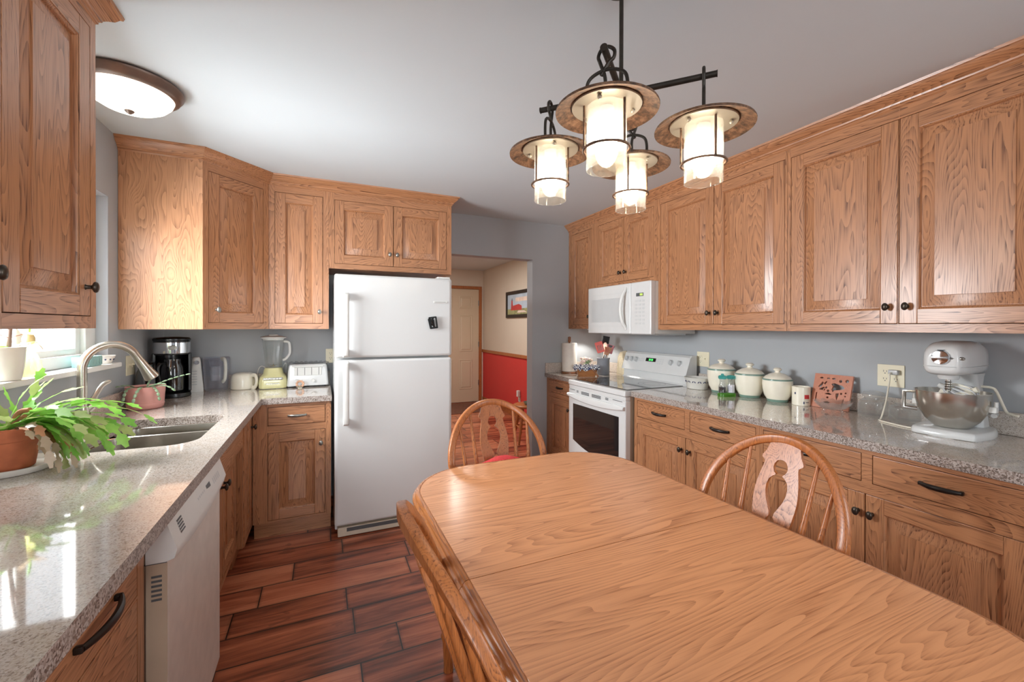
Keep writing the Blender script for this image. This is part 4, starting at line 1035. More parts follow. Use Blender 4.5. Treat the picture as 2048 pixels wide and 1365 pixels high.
for r, z in ((.050, .150), (.052, .155), (.058, .24), (.070, .355), (.072, .362), (.069, .362), (.055, .24), (.048, .16)):
    L.append([(r*math.cos(q*PI/24)*(1+.045*math.cos(q*PI/24*8)), r*math.sin(q*PI/24)*(1+.045*math.cos(q*PI/24*8)), z) for q in range(48)])
m.loft(L, 0, True, False, False); jar = finish('jar', m, CLEAR, t, 50)
m = MB(); m.tube(cat([(.066, 0, .345), (.10, -.004, .338), (.108, -.005, .30), (.106, -.005, .25), (.082, -.003, .215), (.062, 0, .205)], 6), .0075, 10, 0, False, 1.4); finish('handle', m, WHITE2, jar, 50)
m = MB(); m.lathe([(0, .355), (.066, .356), (.070, .366), (.086, .372), (.087, .378), (.06, .386), (.032, .389), (.030, .397), (0, .399)], (0, 0, 0), 36); finish('lid', m, WHITE2, t, 40)
m = MB()
for q in range(4):
    b = q*PI/2; m.tube([(0, 0, .162), (.012*math.cos(b), .012*math.sin(b), .165), (.026*math.cos(b), .026*math.sin(b), .172+.006*(q % 2))], [.004, .004, .002], 6)
finish('blade', m, STEEL, t, 0)
m = MB(); m.tube(cat([(-.34, 3.7035, ZK+.09), (-.415, 3.703, ZK+.155), (-.445, 3.703, ZK+.12), (-.44, 3.7035, ZK+.03), (-.41, 3.7035, ZK+.006)], 8), .0035, 8); o = finish('power_cord', m, WHITE2); tag(o, 'white looped power cord rising behind the cream jug', 'cord')
m = MB(); m.tube(cat([(-.272, 3.703, ZK+.006), (-.245, 3.703, ZK+.10), (-.262, 3.7035, ZK+.175), (-.29, 3.7035, ZK+.10), (-.285, 3.7035, ZK+.006)], 8), .0035, 8); o = finish('power_cord', m, WHITE2); tag(o, 'white power cord loop between the blender and toaster', 'cord')
# toaster
t = thing('toaster', 'white wide four-slot toaster beside the refrigerator', 'toaster', (-.102, 3.615, ZK), .03)
m = MB(); L = []
for a, b, z in ((.140, .070, .012), (.142, .072, .018), (.136, .068, .10), (.130, .062, .160), (.124, .056, .170), (.112, .046, .174)):
    L.append([(x, y, z) for x, y in rrect(-a, a, -b, b, .016, 4)])
m.loft(L, 0, True, True, True); bd = finish('body', m, WHITE, t, 30)
m = MB(); m.box(-.093, .093, -.0715, -.06, .088, .150, 0, .003); m.box(-.108, .106, -.076, -.062, .152, .164, 0, .003)
finish('front_panel', m, WHITE2, bd, 30)
m = MB()
for x in (-.072, -.022, .024, .074): m.box(x-.0015, x+.0015, -.0725, -.070, .092, .148)
finish('lever_slot', m, DGREY, bd, 0)
m = MB()
for x in (-.075, .035): m.tube([(x, -.066, .05), (x, -.086, .05)], [.013, .011], 16)
finish('browning_knob', m, WHITE2, bd, 40)
m = MB()
for x in (-.115, .1): m.box(x-.02, x+.02, -.06, .06, 0, .014, 0, .004)
finish('foot', m, BLACK, t, 30)
m = MB()
for y in (-.022, .022):
    for x in (-.055, .055): m.box(x-.05, x+.05, y-.009, y+.009, .1735, .1755)
finish('bread_slot', m, DGREY, t, 0)
# crinkled plastic cover pushed back over the toaster
m = MB(); rr_ = random.Random(3); L = []
for j, (y, z) in enumerate(((-.05, .166), (-.03, .180), (0, .186), (.03, .183), (.055, .175), (.076, .13), (.084, .06), (.087, .01))):
    row = []
    for i in range(29):
        u = -1+2*i/28; x = u*(.138+.010*rr_.random()); zz = z+.006*math.sin(i*1.9+j)+.004*rr_.random()
        row.append((x, y+.003*math.sin(i*2.3), max(.006, zz)))
    row = [(-.150-.004*rr_.random(), y, max(.004, z*.35)), (-.150, y, z*.7)]+row+[(.150, y, z*.7), (.158+.006*rr_.random(), y, max(.004, z*.2))]
    L.append(row)
m.loft(L, 0, False); o = finish('toaster_cover', m, CRINKLE, None, 80, (-.102, 3.612, ZK), .03); tag(o, 'crinkled clear plastic cover folded back over the white toaster', 'cover')
# little wreath ornament
t = thing('wreath_ornament', 'tiny peach wreath ornament standing in front of the toaster', 'ornament', (-.153, 3.515, ZK))
m = MB(); rr_ = random.Random(5)
for i in range(11):
    a = 2*PI*i/11; m.ball((.022*math.cos(a), 0, .030+.022*math.sin(a)), .0085, 0, 10, 1)
finish('wreath', m, plain('peach_beads', (226, 178, 146), .6, var=.2), t, 60)
m = MB()
for i in (7, 8, 9): a = 2*PI*i/11; m.ball((.022*math.cos(a), -.009, .030+.022*math.sin(a)), .005, 0, 8)
finish('leaf', m, SAGE, t, 60)
m = MB(); m.box(-.014, .014, -.008, .008, 0, .004, 0, .002); finish('stand', m, CREAM, t, 30)
# pink planter
t = thing('pink_planter', 'pink plastic planter with a trailing grey-green succulent beside the faucet', 'planter', (-.902, 2.995, ZK))
m = MB(); m.lathe([(.080, .030), (.082, .034), (.088, .118), (.090, .124), (.086, .124), (.082, .110), (.0, .108)], (0, 0, 0), 40); finish('pot', m, PINK, t, 40)
m = MB(); m.lathe([(0, 0), (.070, 0), (.080, .008), (.084, .028), (.082, .032), (.0, .032)], (0, 0, 0), 40); finish('saucer', m, PINK, t, 40)
m = MB(); m.lathe([(.083, .112), (.05, .118), (0, .12)], (0, 0, 0), 24); finish('soil', m, plain('dry_soil', (120, 92, 72), .95, var=.4, scale=50, bump=.5), t, 40)
m = MB(); rr_ = random.Random(11)
def chain(p, d, n, s0, droop, curl):
    p = Vector(p); d = Vector(d).normalized()
    for i in range(n):
        q = p+d*s0*1.15; mid = p.lerp(q, .5); s = s0*(1-.03*i)
        rz_ = math.atan2(d.y, d.x); ry_ = -math.asin(max(-1, min(1, d.z)))
        m.T = Matrix.Translation(mid) @ Matrix.Rotation(rz_, 4, 'Z') @ Matrix.Rotation(ry_, 4, 'Y')
        m.ball((0, 0, 0), s*.5, 0, 10, .35, 1.25, .8); p = q; d = (d+Vector((rr_.uniform(-curl, curl), rr_.uniform(-curl, curl), -droop))).normalized()
    m.T = Matrix.Identity(4)
chain((.03, -.02, .118), (.8, -.2, .45), 7, .026, .05, .1); chain((.02, -.05, .118), (.6, -.5, .35), 5, .024, .10, .1)
chain((-.0, -.06, .12), (.1, -.9, .15), 5, .024, .45, .15); chain((-.035, -.06, .12), (-.2, -.9, .2), 6, .022, .40, .15)
chain((.04, -.04, .12), (.5, -.8, .1), 5, .022, .5, .15); chain((-.05, .0, .12), (-.3, -.6, .3), 4, .022, .2, .2); chain((.0, .02, .12), (.2, .2, .6), 3, .022, .2, .2); chain((.06, -.02, .12), (.8, -.4, .2), 4, .024, .3, .1)
finish('foliage', m, SUCC, t, 60)

# ---------------------------------------------------------------- potted cactus on the counter
def leaf_seg(m, p, d, nrm, L, Wd, mi, teeth=3, cup=.12):
    """one flat toothed stem segment from p along d"""
    d = d.normalized(); s = d.cross(nrm).normalized(); n = s.cross(d).normalized()
    rows = []; k = teeth*2
    for i in range(k+1):
        u = i/k; wv = (.30+.70*math.sin(PI*min(1, u*1.15+.04))) if i < k else .42
        wv *= 1.18 if i % 2 == 1 else .78
        c = p+d*(L*u); wd = Wd*.5*wv
        sw = d*(L*.09) if i % 2 == 1 else Vector((0, 0, 0))
        rows.append([c-s*wd+n*(cup*wd)+sw, c, c+s*wd+n*(cup*wd)+sw])
    m.loft(rows, mi, False)
    return p+d*L*.97
def cactus_foliage(seed, origin, specs):
    r_ = random.Random(seed); m = MB()
    for (az, el, n, L, Wd, droop, mi) in specs:
        p = Vector(origin)+Vector((r_.uniform(-.03, .03), r_.uniform(-.03, .03), 0)); a = math.radians(az); e = math.radians(el)
        d = Vector((math.cos(a)*math.cos(e), math.sin(a)*math.cos(e), math.sin(e)))
        tw = r_.uniform(-.5, .5)
        for i in range(n):
            upn = Vector((0, 0, 1)) if abs(d.z) < .9 else Vector((math.cos(a), math.sin(a), 0))
            s = d.cross(upn).normalized(); nn = s.cross(d); nn = (nn*math.cos(tw)+s*math.sin(tw)).normalized()
            j = mi if r_.random() < .8 else (1 if mi == 0 else mi)
            p = leaf_seg(m, p, d, nn, L*1.22*r_.uniform(.9, 1.1), Wd*r_.uniform(.85, 1.12), j)
            d = (d+Vector((r_.uniform(-.14, .14), r_.uniform(-.14, .14), -droop*(1+i*.18)))).normalized(); tw += r_.uniform(-.35, .35)
            if p.z < .03: break
    for v in m.bm.verts: v.co.z = max(v.co.z, .006)
    return m
t = thing('potted_cactus', 'spreading green holiday cactus in a terracotta pot on the sink counter', 'potted plant', (-.90, 1.865, ZK))
m = MB(); m.lathe([(0, .012), (.052, .012), (.055, .016), (.066, .095), (.0665, .100), (.073, .102), (.0745, .106), (.077, .138), (.075, .142), (.069, .142), (.066, .118), (0, .116)], (0, 0, 0), 44); finish('pot', m, TERRA, t, 40)
m = MB(); m.lathe([(0, 0), (.085, 0), (.098, .005), (.112, .021), (.114, .0245), (.111, .0255), (.096, .011), (0, .010)], (0, 0, 0), 48); finish('saucer', m, STONE, t, 40)
m = MB(); m.lathe([(.067, .121), (.04, .128), (0, .130)], (0, 0, 0), 24); finish('soil', m, SOIL, t, 40)
sp = []
r_ = random.Random(21)
for i in range(16): sp.append((r_.uniform(-36, 30), r_.uniform(15, 42), r_.randint(5, 7), .044, .032, r_.uniform(.16, .27), 0))
for i in range(12): sp.append((r_.uniform(-34, 20), r_.uniform(18, 40), r_.randint(4, 6), .044, .036, r_.uniform(.28, .42), 0))
for i in range(7): sp.append((r_.uniform(-36, 0), r_.uniform(15, 35), r_.randint(4, 5), .042, .036, r_.uniform(.5, .7), r_.choice((0, 0, 1))))
for i in range(6): sp.append((r_.uniform(130, 250), r_.uniform(45, 70), r_.randint(3, 5), .042, .026, r_.uniform(.15, .3), 0))
for i in range(5): sp.append((r_.uniform(40, 90), r_.uniform(50, 75), r_.randint(4, 5), .044, .028, r_.uniform(.2, .3), 0))
finish('foliage', cactus_foliage(4, (.0, 0, .125), sp), [LEAF, LEAF2], t, 50)
sp = [(-40, 25, 4, .04, .026, .6, 0), (-30, 15, 5, .04, .026, .6, 0), (-48, 30, 3, .035, .026, .6, 0), (-10, 20, 5, .045, .03, .55, 0), (-40, 35, 5, .04, .028, .6, 0)]
m = cactus_foliage(9, (.03, -.02, .13), sp)
m.tube(cat([(.01, -.01, .12), (.02, -.015, .17), (.035, -.02, .19), (.06, -.03, .195)], 5), .008, 8, 1); m.tube([(.02, -.01, .16), (.05, -.035, .178)], .006, 8, 1)
finish('dried_stem', m, [DRYL, plain('woody_stem', (164, 112, 74), .8, var=.2)], t, 50)

# ---------------------------------------------------------------- window stool items
t = thing('sill_planter', 'white ridged flower pot with twiggy stems on the window stool', 'potted plant', (-1.022, 2.085, WZ0))
m = MB(); L = []
for r, z in ((.0, 0), (.040, 0), (.044, .004), (.050, .05), (.054, .112), (.056, .118), (.053, .119), (.050, .10), (0, .098)):
    L.append([((r*(1+.02*math.sin(q*PI/24*12+z*60)))*math.cos(q*PI/24), (r*(1+.02*math.sin(q*PI/24*12+z*60)))*math.sin(q*PI/24), z) for q in range(48)])
m.loft(L, 0, True); finish('pot', m, STONE, t, 60)
m = MB(); m.lathe([(.05, .105), (.03, .112), (0, .113)], (0, 0, 0), 20); finish('soil', m, SOIL, t)
m = MB()
for (x, y, l, a) in ((.012, .0, .22, .1), (-.015, -.01, .25, -.12), (.0, .02, .18, .2)):
    m.tube(cat([(x, y, .105), (x+.004, y, .15), (x+a*.04, y+.01, .105+l*.6), (x+a*.1, y+.015, .105+l)], 4), [.007]*4+[.0055]*4+[.004]*4+[.003], 8, 0)
    for k in range(5):
        b = Vector((x+a*.03, y, .15+.03*k)); q = r_.uniform(0, 6.28); m.tube([b, b+Vector((.03*math.cos(q), .03*math.sin(q), .012))], .0012, 5, 1)
leaf_seg(m, Vector((.01, .01, .118)), Vector((.6, .8, .25)), Vector((0, 0, 1)), .07, .03, 2, 2); leaf_seg(m, Vector((.0, .0, .115)), Vector((.3, -.9, .15)), Vector((0, 0, 1)), .06, .028, 2, 2)
finish('foliage', m, [plain('grey_bark', (134, 112, 100), .9, var=.2), plain('reddish_twig', (186, 116, 96), .8), LEAF], t, 50)
t = thing('bulb_vase', 'yellow ribbed glass vase with a sprouting bulb on the window stool', 'vase', (-1.022, 2.225, WZ0))
m = MB(); L = []
for r, z in ((.0, .001), (.028, 0), (.034, .006), (.036, .03), (.031, .062), (.020, .088), (.0165, .097), (.018, .112), (.020, .13), (.0185, .13), (.016, .112), (.0145, .097), (.018, .086), (.029, .06), (.033, .03), (.030, .008), (0, .005)):
    L.append([((r*(1+.035*math.cos(q*PI/24*12)))*math.cos(q*PI/24), (r*(1+.035*math.cos(q*PI/24*12)))*math.sin(q*PI/24), z) for q in range(48)])
m.loft(L, 0, True); finish('glass', m, YGLASS, t, 60)
m = MB(); m.ball((0, 0, .142), .018, 0, 16, 1.3); m.tube(cat([(0, 0, .16), (.002, .002, .19), (-.004, .004, .225)], 4), .004, 8, 1)
for (az, el) in ((20, 30), (150, 40), (260, 35), (330, 10)):
    a = math.radians(az); leaf_seg(m, Vector((0, 0, .155)), Vector((math.cos(a), math.sin(a), math.tan(math.radians(el)))), Vector((0, 0, 1)), .055, .032, 2, 2)
for dx in (-.02, .018): m.tube(cat([(.004, .008, .15), (.012, .045, .115), (.014, .06, .10)], 4), .0015, 5, 2)
leaf_seg(m, Vector((.012, .05, .108)), Vector((.0, .35, 1)), Vector((1, 0, 0)), .045, .022, 2, 2); leaf_seg(m, Vector((.012, .035, .12)), Vector((.0, -.1, 1)), Vector((1, 0, 0)), .035, .018, 2, 2)
finish('sprouting_bulb', m, [plain('bulb_skin', (206, 190, 140), .7, var=.15), LEAF, DRYL], t, 50)
t = thing('sponge_box', 'pale teal ribbed sponge box on the window stool', 'sponge box', (-1.022, 2.665, WZ0))
m = MB(); L = []
for a, b, z in ((.026, .072, 0), (.028, .075, .004), (.029, .077, .045), (.027, .075, .048), (.025, .073, .046), (.024, .071, .012)):
    L.append([(x, y, z) for x, y in rrect(-a, a, -b, b, .010, 4)])
m.loft(L, 0, True, True, True)
for k in range(14): m.box(.0275, .0295, -.066+k*.0102, -.061+k*.0102, .006, .042)
finish('body', m, TEAL, t, 40)
t = thing('dotted_dish', 'small white dish with dark dots at the end of the window stool', 'dish', (-1.020, 2.825, WZ0))
m = MB(); m.lathe([(0, 0), (.026, 0), (.030, .004), (.046, .038), (.047, .042), (.044, .042), (.028, .008), (0, .006)], (0, 0, 0), 36); finish('bowl', m, STONE, t, 40)
m = MB()
for q in range(12):
    a = q*PI/6; m.ball((.0385*math.cos(a), .0385*math.sin(a), .022), .0042, 0, 8)
finish('dot', m, NAVY, t, 60)

# ---------------------------------------------------------------- items in the corner beside the range
t = thing('paper_towel_holder', 'white paper towel roll on a wooden stand in the corner', 'paper towel', (2.235, 3.612, ZK))
m = MB(); m.lathe([(0, 0), (.080, 0), (.083, .004), (.082, .014), (.076, .018), (.012, .018), (.010, .30), (.009, .305), (.014, .312), (.016, .325), (.012, .338), (.015, .348), (.012, .360), (0, .364)], (0, 0, 0), 32); finish('stand', m, BROWNW, t, 40)
m = MB(); m.lathe([(.021, .0205), (.071, .0205), (.0735, .023), (.0735, .295), (.071, .298), (.021, .298), (.021, .0205)], (0, 0, 0), 44); finish('paper_roll', m, PAPER, t, 40)
t = thing('lined_basket', 'small woven wood basket with a blue checked ruffled liner', 'basket', (2.255, 3.345, ZK), -.45)
m = MB(); L = []
for a, b, z in ((.075, .048, .0), (.078, .050, .003), (.100, .066, .075), (.097, .063, .075), (.074, .046, .006)):
    L.append([(x, y, z) for x, y in rrect(-a, a, -b, b, .012, 4)])
m.loft(L, 0, True, True, True); finish('body', m, oak('basket_wood', 0, (178, 118, 70), (110, 62, 30), wide=16), t, 40)
m = MB(); L = []
for j, (k, z) in enumerate(((.95, .066), (1.02, .090), (1.12, .10), (1.20, .088), (1.22, .062))):
    row = []
    for q in range(96):
        a = 2*PI*q/96; ca, sa = math.cos(a), math.sin(a); wv = 1+(.012*j)*math.sin(q*2*PI/96*17+j*.2)
        row.append((.098*k*wv*math.copysign(abs(ca)**.6, ca), .066*k*wv*math.copysign(abs(sa)**.6, sa), z+.003*j*math.sin(q*2*PI/96*17+1)))
    L.append(row)
m.loft(L, 0, True)
def check_cloth():
    s = NT('blue_checked_cloth'); o = s.obj(False); ck = s.new('ShaderNodeTexChecker'); ck.inputs['Scale'].default_value = 75; s.link(o, ck.inputs[0]); ck.inputs[1].default_value = lin(224, 224, 222); ck.inputs[2].default_value = lin(96, 100, 122)
    n = s.noise(o, 40, 2); s.set(col=s.mix(s.math('GREATER_THAN', n, .62), ck.outputs[0], lin(62, 66, 104)), rough=.9); return s.m
finish('cloth_liner', m, check_cloth(), t, 70)
m = MB(); m.T = Matrix.Translation((.062, -.072, .052)) @ Matrix.Rotation(.95, 4, 'Y'); m.box(-.062, .062, -.006, .006, -.008, .008, 0, .004); finish('handle', m, BROWNW, t, 40)
t = thing('flower_posy', 'posy of pale pink roses in a small glass behind the basket', 'flowers', (2.37, 3.51, ZK))
m = MB(); m.lathe([(0, .001), (.030, 0), (.033, .01), (.036, .09), (.034, .09), (.030, .012), (0, .008)], (0, 0, 0), 24); finish('glass', m, CLEAR, t, 50)
m = MB()
for (x, y, z, r) in ((-.055, -.02, .125, .027), (-.02, -.035, .145, .024), (.02, -.02, .14, .024), (.05, .0, .13, .022), (0, .03, .15, .024), (-.045, .02, .150, .02), (-.075, -.01, .10, .02)):
    for q in range(3): m.lathe([(0, -r*.7), (r*(.6+.2*q), -r*.3), (r*(.75+.12*q), r*(.25-.2*q)), (r*(.55+.2*q), r*(.45-.25*q))], (x, y, z), 10)
    m.ball((x, y, z), r*.55, 0, 8)
    m.tube([(x*.2, y*.2, .05), (x, y, z-.01)], .002, 5, 1)
for q in range(7):
    a = q*.9; leaf_seg(m, Vector((.01*math.cos(a), .01*math.sin(a), .09)), Vector((math.cos(a), math.sin(a), 1.0)), Vector((0, 0, 1)), .075, .03, 1, 2)
finish('blossom', m, [LILACW, SUCC], t, 60)
t = thing('utensil_crock', 'grey stoneware crock for cooking utensils beside the range', 'crock', (2.475, 3.385, ZK))
m = MB(); m.lathe([(0, 0), (.056, 0), (.060, .004), (.060, .146), (.063, .150), (.063, .160), (.059, .162), (.055, .155), (.055, .012), (0, .010)], (0, 0, 0), 36); finish('pot', m, STONEG, t, 40)
def utensil(name, label, catg, bx, by, tx, ty, h, head, hm, sm, L0=.02):
    t = thing(name, label, catg, (2.475, 3.385, ZK))
    a = Vector((bx, by, L0)); b = Vector((tx, ty, h)); m = MB(); m.tube([a, a.lerp(b, .5), b], [.005, .0055, .006], 8); finish('handle', m, sm, t, 40)
    d = (b-a).normalized(); yaw_ = 1.0
    m = MB(); q = d.to_track_quat('Z', 'X').to_matrix().to_4x4(); m.T = Matrix.Translation(b) @ Matrix.Rotation(-.75, 4, 'Z') @ Matrix.Rotation(d.angle(Vector((0, 0, 1)))*(-1 if tx < 0 else 1)*.8, 4, 'Y'); head(m); finish('head', m, hm, t, 40)
def h_slot(m):
    m.slab(rrect(-.036, .036, 0, .105, .008, 3), [rrect(-.020+i*.013, -.013+i*.013, .02, .075, .003, 2) for i in range(4)], -.002, .002, 0, fix=lambda u, v, w_: (u, w_, v))
def h_flat(m): m.box(-.033, .033, -.004, .004, 0, .085, 0, .004)
def h_spoon(m): m.loft([[(x*k, .012*math.cos(i*PI/6)*k2, z) for i, x in enumerate((-.022, -.018, -.010, 0, .010, .018, .022))] for k, k2, z in ((.3, .2, 0), (.8, .8, .02), (1, 1, .04), (.85, .8, .06), (.3, .2, .075))], 0, False)
def h_fan(m): m.slab([(-.016, 0), (.016, 0), (.036, .075), (-.036, .075)], [[(-.014+i*.010, .018), (-.010+i*.010, .018), (-.009+i*.0125, .066), (-.014+i*.0125, .066)] for i in range(3)], -.0015, .0015, 0, fix=lambda u, v, w_: (u, w_, v))
def h_ladle(m): m.lathe([(0, -.02), (.025, -.012), (.035, .005), (.036, .02), (.033, .02), (.03, .006), (0, -.016)], (0, 0, .03), 18)
utensil('spatula', 'coral red and white slotted spatula tilting out of the grey crock', 'spatula', .02, .01, -.045, -.030, .215, h_slot, [CORAL], WHITE2)
utensil('turner', 'wide black turner standing highest in the grey crock', 'turner', -.02, -.01, .03, .012, .285, h_flat, BLACK, BLACK)
utensil('spoon', 'cream spoon in the grey crock, below the black turner', 'spoon', -.01, .02, .015, .0, .235, h_spoon, CREAM, CREAM)
utensil('serving_fork', 'brown tined wooden server in the middle of the grey crock', 'server', 0, .02, .012, -.035, .19, h_fan, [plain('tan_wood_head', (172, 128, 92), .6)], PEWTER)
utensil('whisk_spatula', 'rose pink spatula leaning outward beside the cream spoon', 'spatula', -.02, .0, .05, -.015, .205, h_flat, [plain('rose_silicone', (206, 130, 138), .5)], WHITE2)
utensil('ladle', 'black ladle leaning out of the crock toward the range', 'ladle', -.02, 0, .072, .0, .235, h_ladle, DGREY, BLACK)
t = thing('cutting_board', 'beige cutting board leaning on the wall between crock and range', 'cutting board', (2.655, 3.315, ZK), RZR)
m = MB(); m.T = Matrix.Rotation(-.10, 4, 'X'); m.slab([(-.09, .0), (.085, .0), (.085, .17), (.06, .215), (.015, .23), (-.06, .215), (-.09, .17)], [], -.007, .007, 0, fix=lambda u, v, w_: (u, w_, v)); finish('body', m, BEIGEC, t, 30)

# ---------------------------------------------------------------- items on the long counter
t = thing('oval_dish', 'oval stoneware dish with a blue leaf border beside the range', 'dish', (2.555, 2.332, ZK))
m = MB(); m.lathe([(0, 0), (.072, 0), (.078, .005), (.088, .060), (.100, .082), (.101, .086), (.096, .086), (.083, .060), (.073, .010), (0, .008)], (0, 0, 0), 48, 0, .82, 1.0); finish('body', m, STONEW, t, 50)
m = MB()
for q in range(26):
    a = 2*PI*q/26; x, y = .0865*.82*math.cos(a), .0865*math.sin(a); n_ = Vector((math.cos(a)/.82, math.sin(a), 0)).normalized()
    m.T = Matrix.Translation((x+n_.x*.0015, y+n_.y*.0015, .052)) @ Matrix.Rotation(math.atan2(n_.y, n_.x), 4, 'Z') @ Matrix.Rotation(.7 if q % 2 else -.7, 4, 'X')
    m.ball((0, 0, .004), .0085, 0, 8, 1, .22, .42)
finish('leaf_border', m, NAVY, t, 60)
def canister(label, x, y, r, h):
    t = thing('canister', label, 'canister', (x, y, ZK), 0, 'cream lidded canisters')
    b = r*.66; z = h*.70
    m = MB(); m.lathe([(0, .0), (b*.93, 0), (b, .004), (b*1.02, .012), (r*.88, z*.30), (r*.97, z*.58), (r, z*.80), (r*.985, z*.95), (r*.93, z*.955), (r*.92, z*.7), (0, z*.65)], (0, 0, 0), 52); finish('pot', m, CREAM, t, 50)
    m = MB(); m.lathe([(b*1.005, .0015), (b*1.025, .008), (b*1.09, .017), (b*1.05, .019)], (0, 0, 0), 52); finish('green_foot_band', m, SAGE, t, 50)
    m = MB(); m.lathe([(r*.99, z*.935), (r*1.005, z*.95), (r*.99, z*.985), (r*.93, z*1.0), (r*.90, z*1.0)], (0, 0, 0), 52); finish('green_rim_band', m, SAGE, t, 50)
    m = MB(); m.lathe([(r*.93, z*.97), (r*.93, z*1.0), (r*.80, z*1.0+.014), (r*.5, z*1.0+.029), (r*.22, z+.035), (r*.17, z+.040), (r*.17, z+.046), (r*.27, z+.052), (r*.28, z+.059), (r*.18, z+.066), (0, z+.068)], (0, 0, 0), 44); finish('lid', m, CREAM, t, 50)
canister('largest cream lidded canister with green bands, nearest the range', 2.572, 2.135, .093, .242)
canister('middle cream lidded canister with green bands, between its two mates', 2.572, 1.918, .090, .226)
canister('smallest cream lidded canister with green bands, beside the house mug', 2.578, 1.735, .083, .204)
t = thing('shaker_caddy', 'clear green caddy holding a salt and a pepper shaker', 'caddy', (2.452, 1.995, ZK), -.42)
m = MB(); m.loft([[(x, y, z) for x, y in rrect(-.056-e, .056+e, -.030-e, .030+e, .028, 5)] for e, z in ((-.003, 0), (0, .003), (0, .020), (-.004, .022))], 0, True, True, True)
finish('tray', m, thin_glass('green_acrylic', (.5, .9, .3), .08, .1, (.5, .9, .3), .5), t, 40)
for sx, fillm, nm, lab in ((-1, plain('peppercorns', (52, 46, 44), .9, var=.5, scale=200), 'pepper_shaker', 'clear pepper shaker with a teal top in the green caddy'), (1, plain('salt', (226, 222, 230), .9), 'salt_shaker', 'clear salt shaker with a teal top in the green caddy')):
    s = thing(nm, lab, 'shaker', (2.452+sx*.028*math.cos(-.42), 1.995+sx*.028*math.sin(-.42), ZK+.022))
    m = MB(); m.lathe([(0, .0), (.022, 0), (.024, .004), (.024, .045), (.018, .066), (.0175, .085), (.021, .100), (.019, .100), (.016, .085), (.0165, .066), (.022, .045), (.022, .006), (0, .003)], (0, 0, 0), 24); finish('body', m, CLEAR, s, 50)
    m = MB(); m.lathe([(0, .004), (.0215, .005), (.0215, .040 if sx < 0 else .055), (0, .044 if sx < 0 else .055)], (0, 0, 0), 20); finish('filling', m, fillm, s, 50)
    m = MB(); m.lathe([(.0215, .094), (.025, .098), (.0255, .112), (.021, .116), (.010, .118), (.008, .128 if sx < 0 else .119), (0, .130 if sx < 0 else .119)], (0, 0, 0), 24); finish('top', m, thin_glass('teal_acrylic', (.35, .85, .85), .08, .1, (.3, .8, .8), .55), s, 50)
t = thing('house_mug', 'white ceramic mug painted as a house with a red patch', 'mug', (2.595, 1.602, ZK))
m = MB(); m.lathe([(0, 0), (.044, 0), (.047, .003), (.047, .100), (.0475, .108), (.045, .110), (.042, .104), (.042, .01), (0, .008)], (0, 0, 0), 40); finish('body', m, CREAM, t, 40)
def patch(m, a0, a1, z0, z1, mi, r=.0476):
    k = 6; m.loft([[(r*math.cos(a0+(a1-a0)*i/k), r*math.sin(a0+(a1-a0)*i/k), z) for i in range(k+1)] for z in (z0, z1)], mi, False)
m = MB(); va = math.atan2(-1.602, -2.595)
patch(m, va+.35, va+.95, .042, .066, 0); patch(m, va-.75, va-.58, .066, .078, 1); patch(m, va+.22, va+.36, .012, .026, 1); patch(m, va+.5, va+.9, .020, .023, 1)
finish('painted_patch', m, [REDM, NAVY], t, 0)
# carved trivet leaning on the backsplash
t = thing('carved_trivet', 'square reddish carved wood trivet leaning against the wall', 'trivet', (2.615, 1.462, ZK), RZR)
m = MB(); m.T = Matrix.Rotation(-.26, 4, 'X'); a = .098; hh = .196
def circ(x, y, r, n=14, sx=1): return [(x+r*sx*math.cos(2*PI*i/n), y+r*math.sin(2*PI*i/n)) for i in range(n)]
holes = [rrect(-.078, -.071, .03, .085, .003, 2), [(-.072, .118), (-.052, .150), (-.045, .144), (-.056, .116)], [(-.066, .104), (-.040, .122), (-.036, .116), (-.040, .100)], [(-.044, .140), (-.032, .156), (-.028, .150), (-.036, .134)],
    [(-.005, .142), (.012, .148), (.030, .142), (.052, .138), (.066, .125), (.058, .117), (.040, .112), (.016, .106), (.008, .094), (.0, .112), (.006, .128)],
    [(.024, .090), (.040, .094), (.040, .080), (.033, .052), (.026, .074)], [(.060, .05), (.069, .07), (.069, .018), (.060, .018)], circ(.052, .092, .006), circ(.074, .098, .005), circ(.074, .080, .0045),
    [(-.032, .082), (-.012, .090), (.006, .082), (-.002, .079), (-.024, .079)], circ(-.014, .062, .006), [(-.034, .034), (-.012, .042), (.004, .036), (-.012, .026)], circ(-.038, .105, .006), circ(-.016, .100, .007), circ(-.060, .172, .005, 10, 1.8), circ(.004, .172, .0045, 10, 2.2), circ(.04, .162, .008), circ(.072, .165, .009), circ(-.028, .118, .006), circ(-.024, .172, .0035, 8, 2.5)]
m.slab([(-a, 0), (a, 0), (a, hh), (-a, hh)], holes, -.006, .006, 0, fix=lambda u, v, w_: (u, w_, v)); finish('body', m, TRIVET, t, 20)
t = thing('footed_glass_dish', 'shallow cut glass dish on little feet before the carved trivet', 'glass dish', (2.512, 1.385, ZK))
m = MB(); L = []
for r, z in ((0, .020), (.030, .019), (.055, .026), (.074, .044), (.084, .062), (.081, .062), (.070, .047), (.052, .030), (.028, .0235), (0, .024)):
    L.append([((r*(1+(.05*(z-.02)/.04)*math.cos(q*PI/30*12)))*math.cos(q*PI/30), (r*(1+(.05*(z-.02)/.04)*math.cos(q*PI/30*12)))*math.sin(q*PI/30), z+(.004*(z-.02)/.04)*math.cos(q*PI/30*12)) for q in range(60)])
m.loft(L, 0, True); finish('bowl', m, JARG, t, 60)
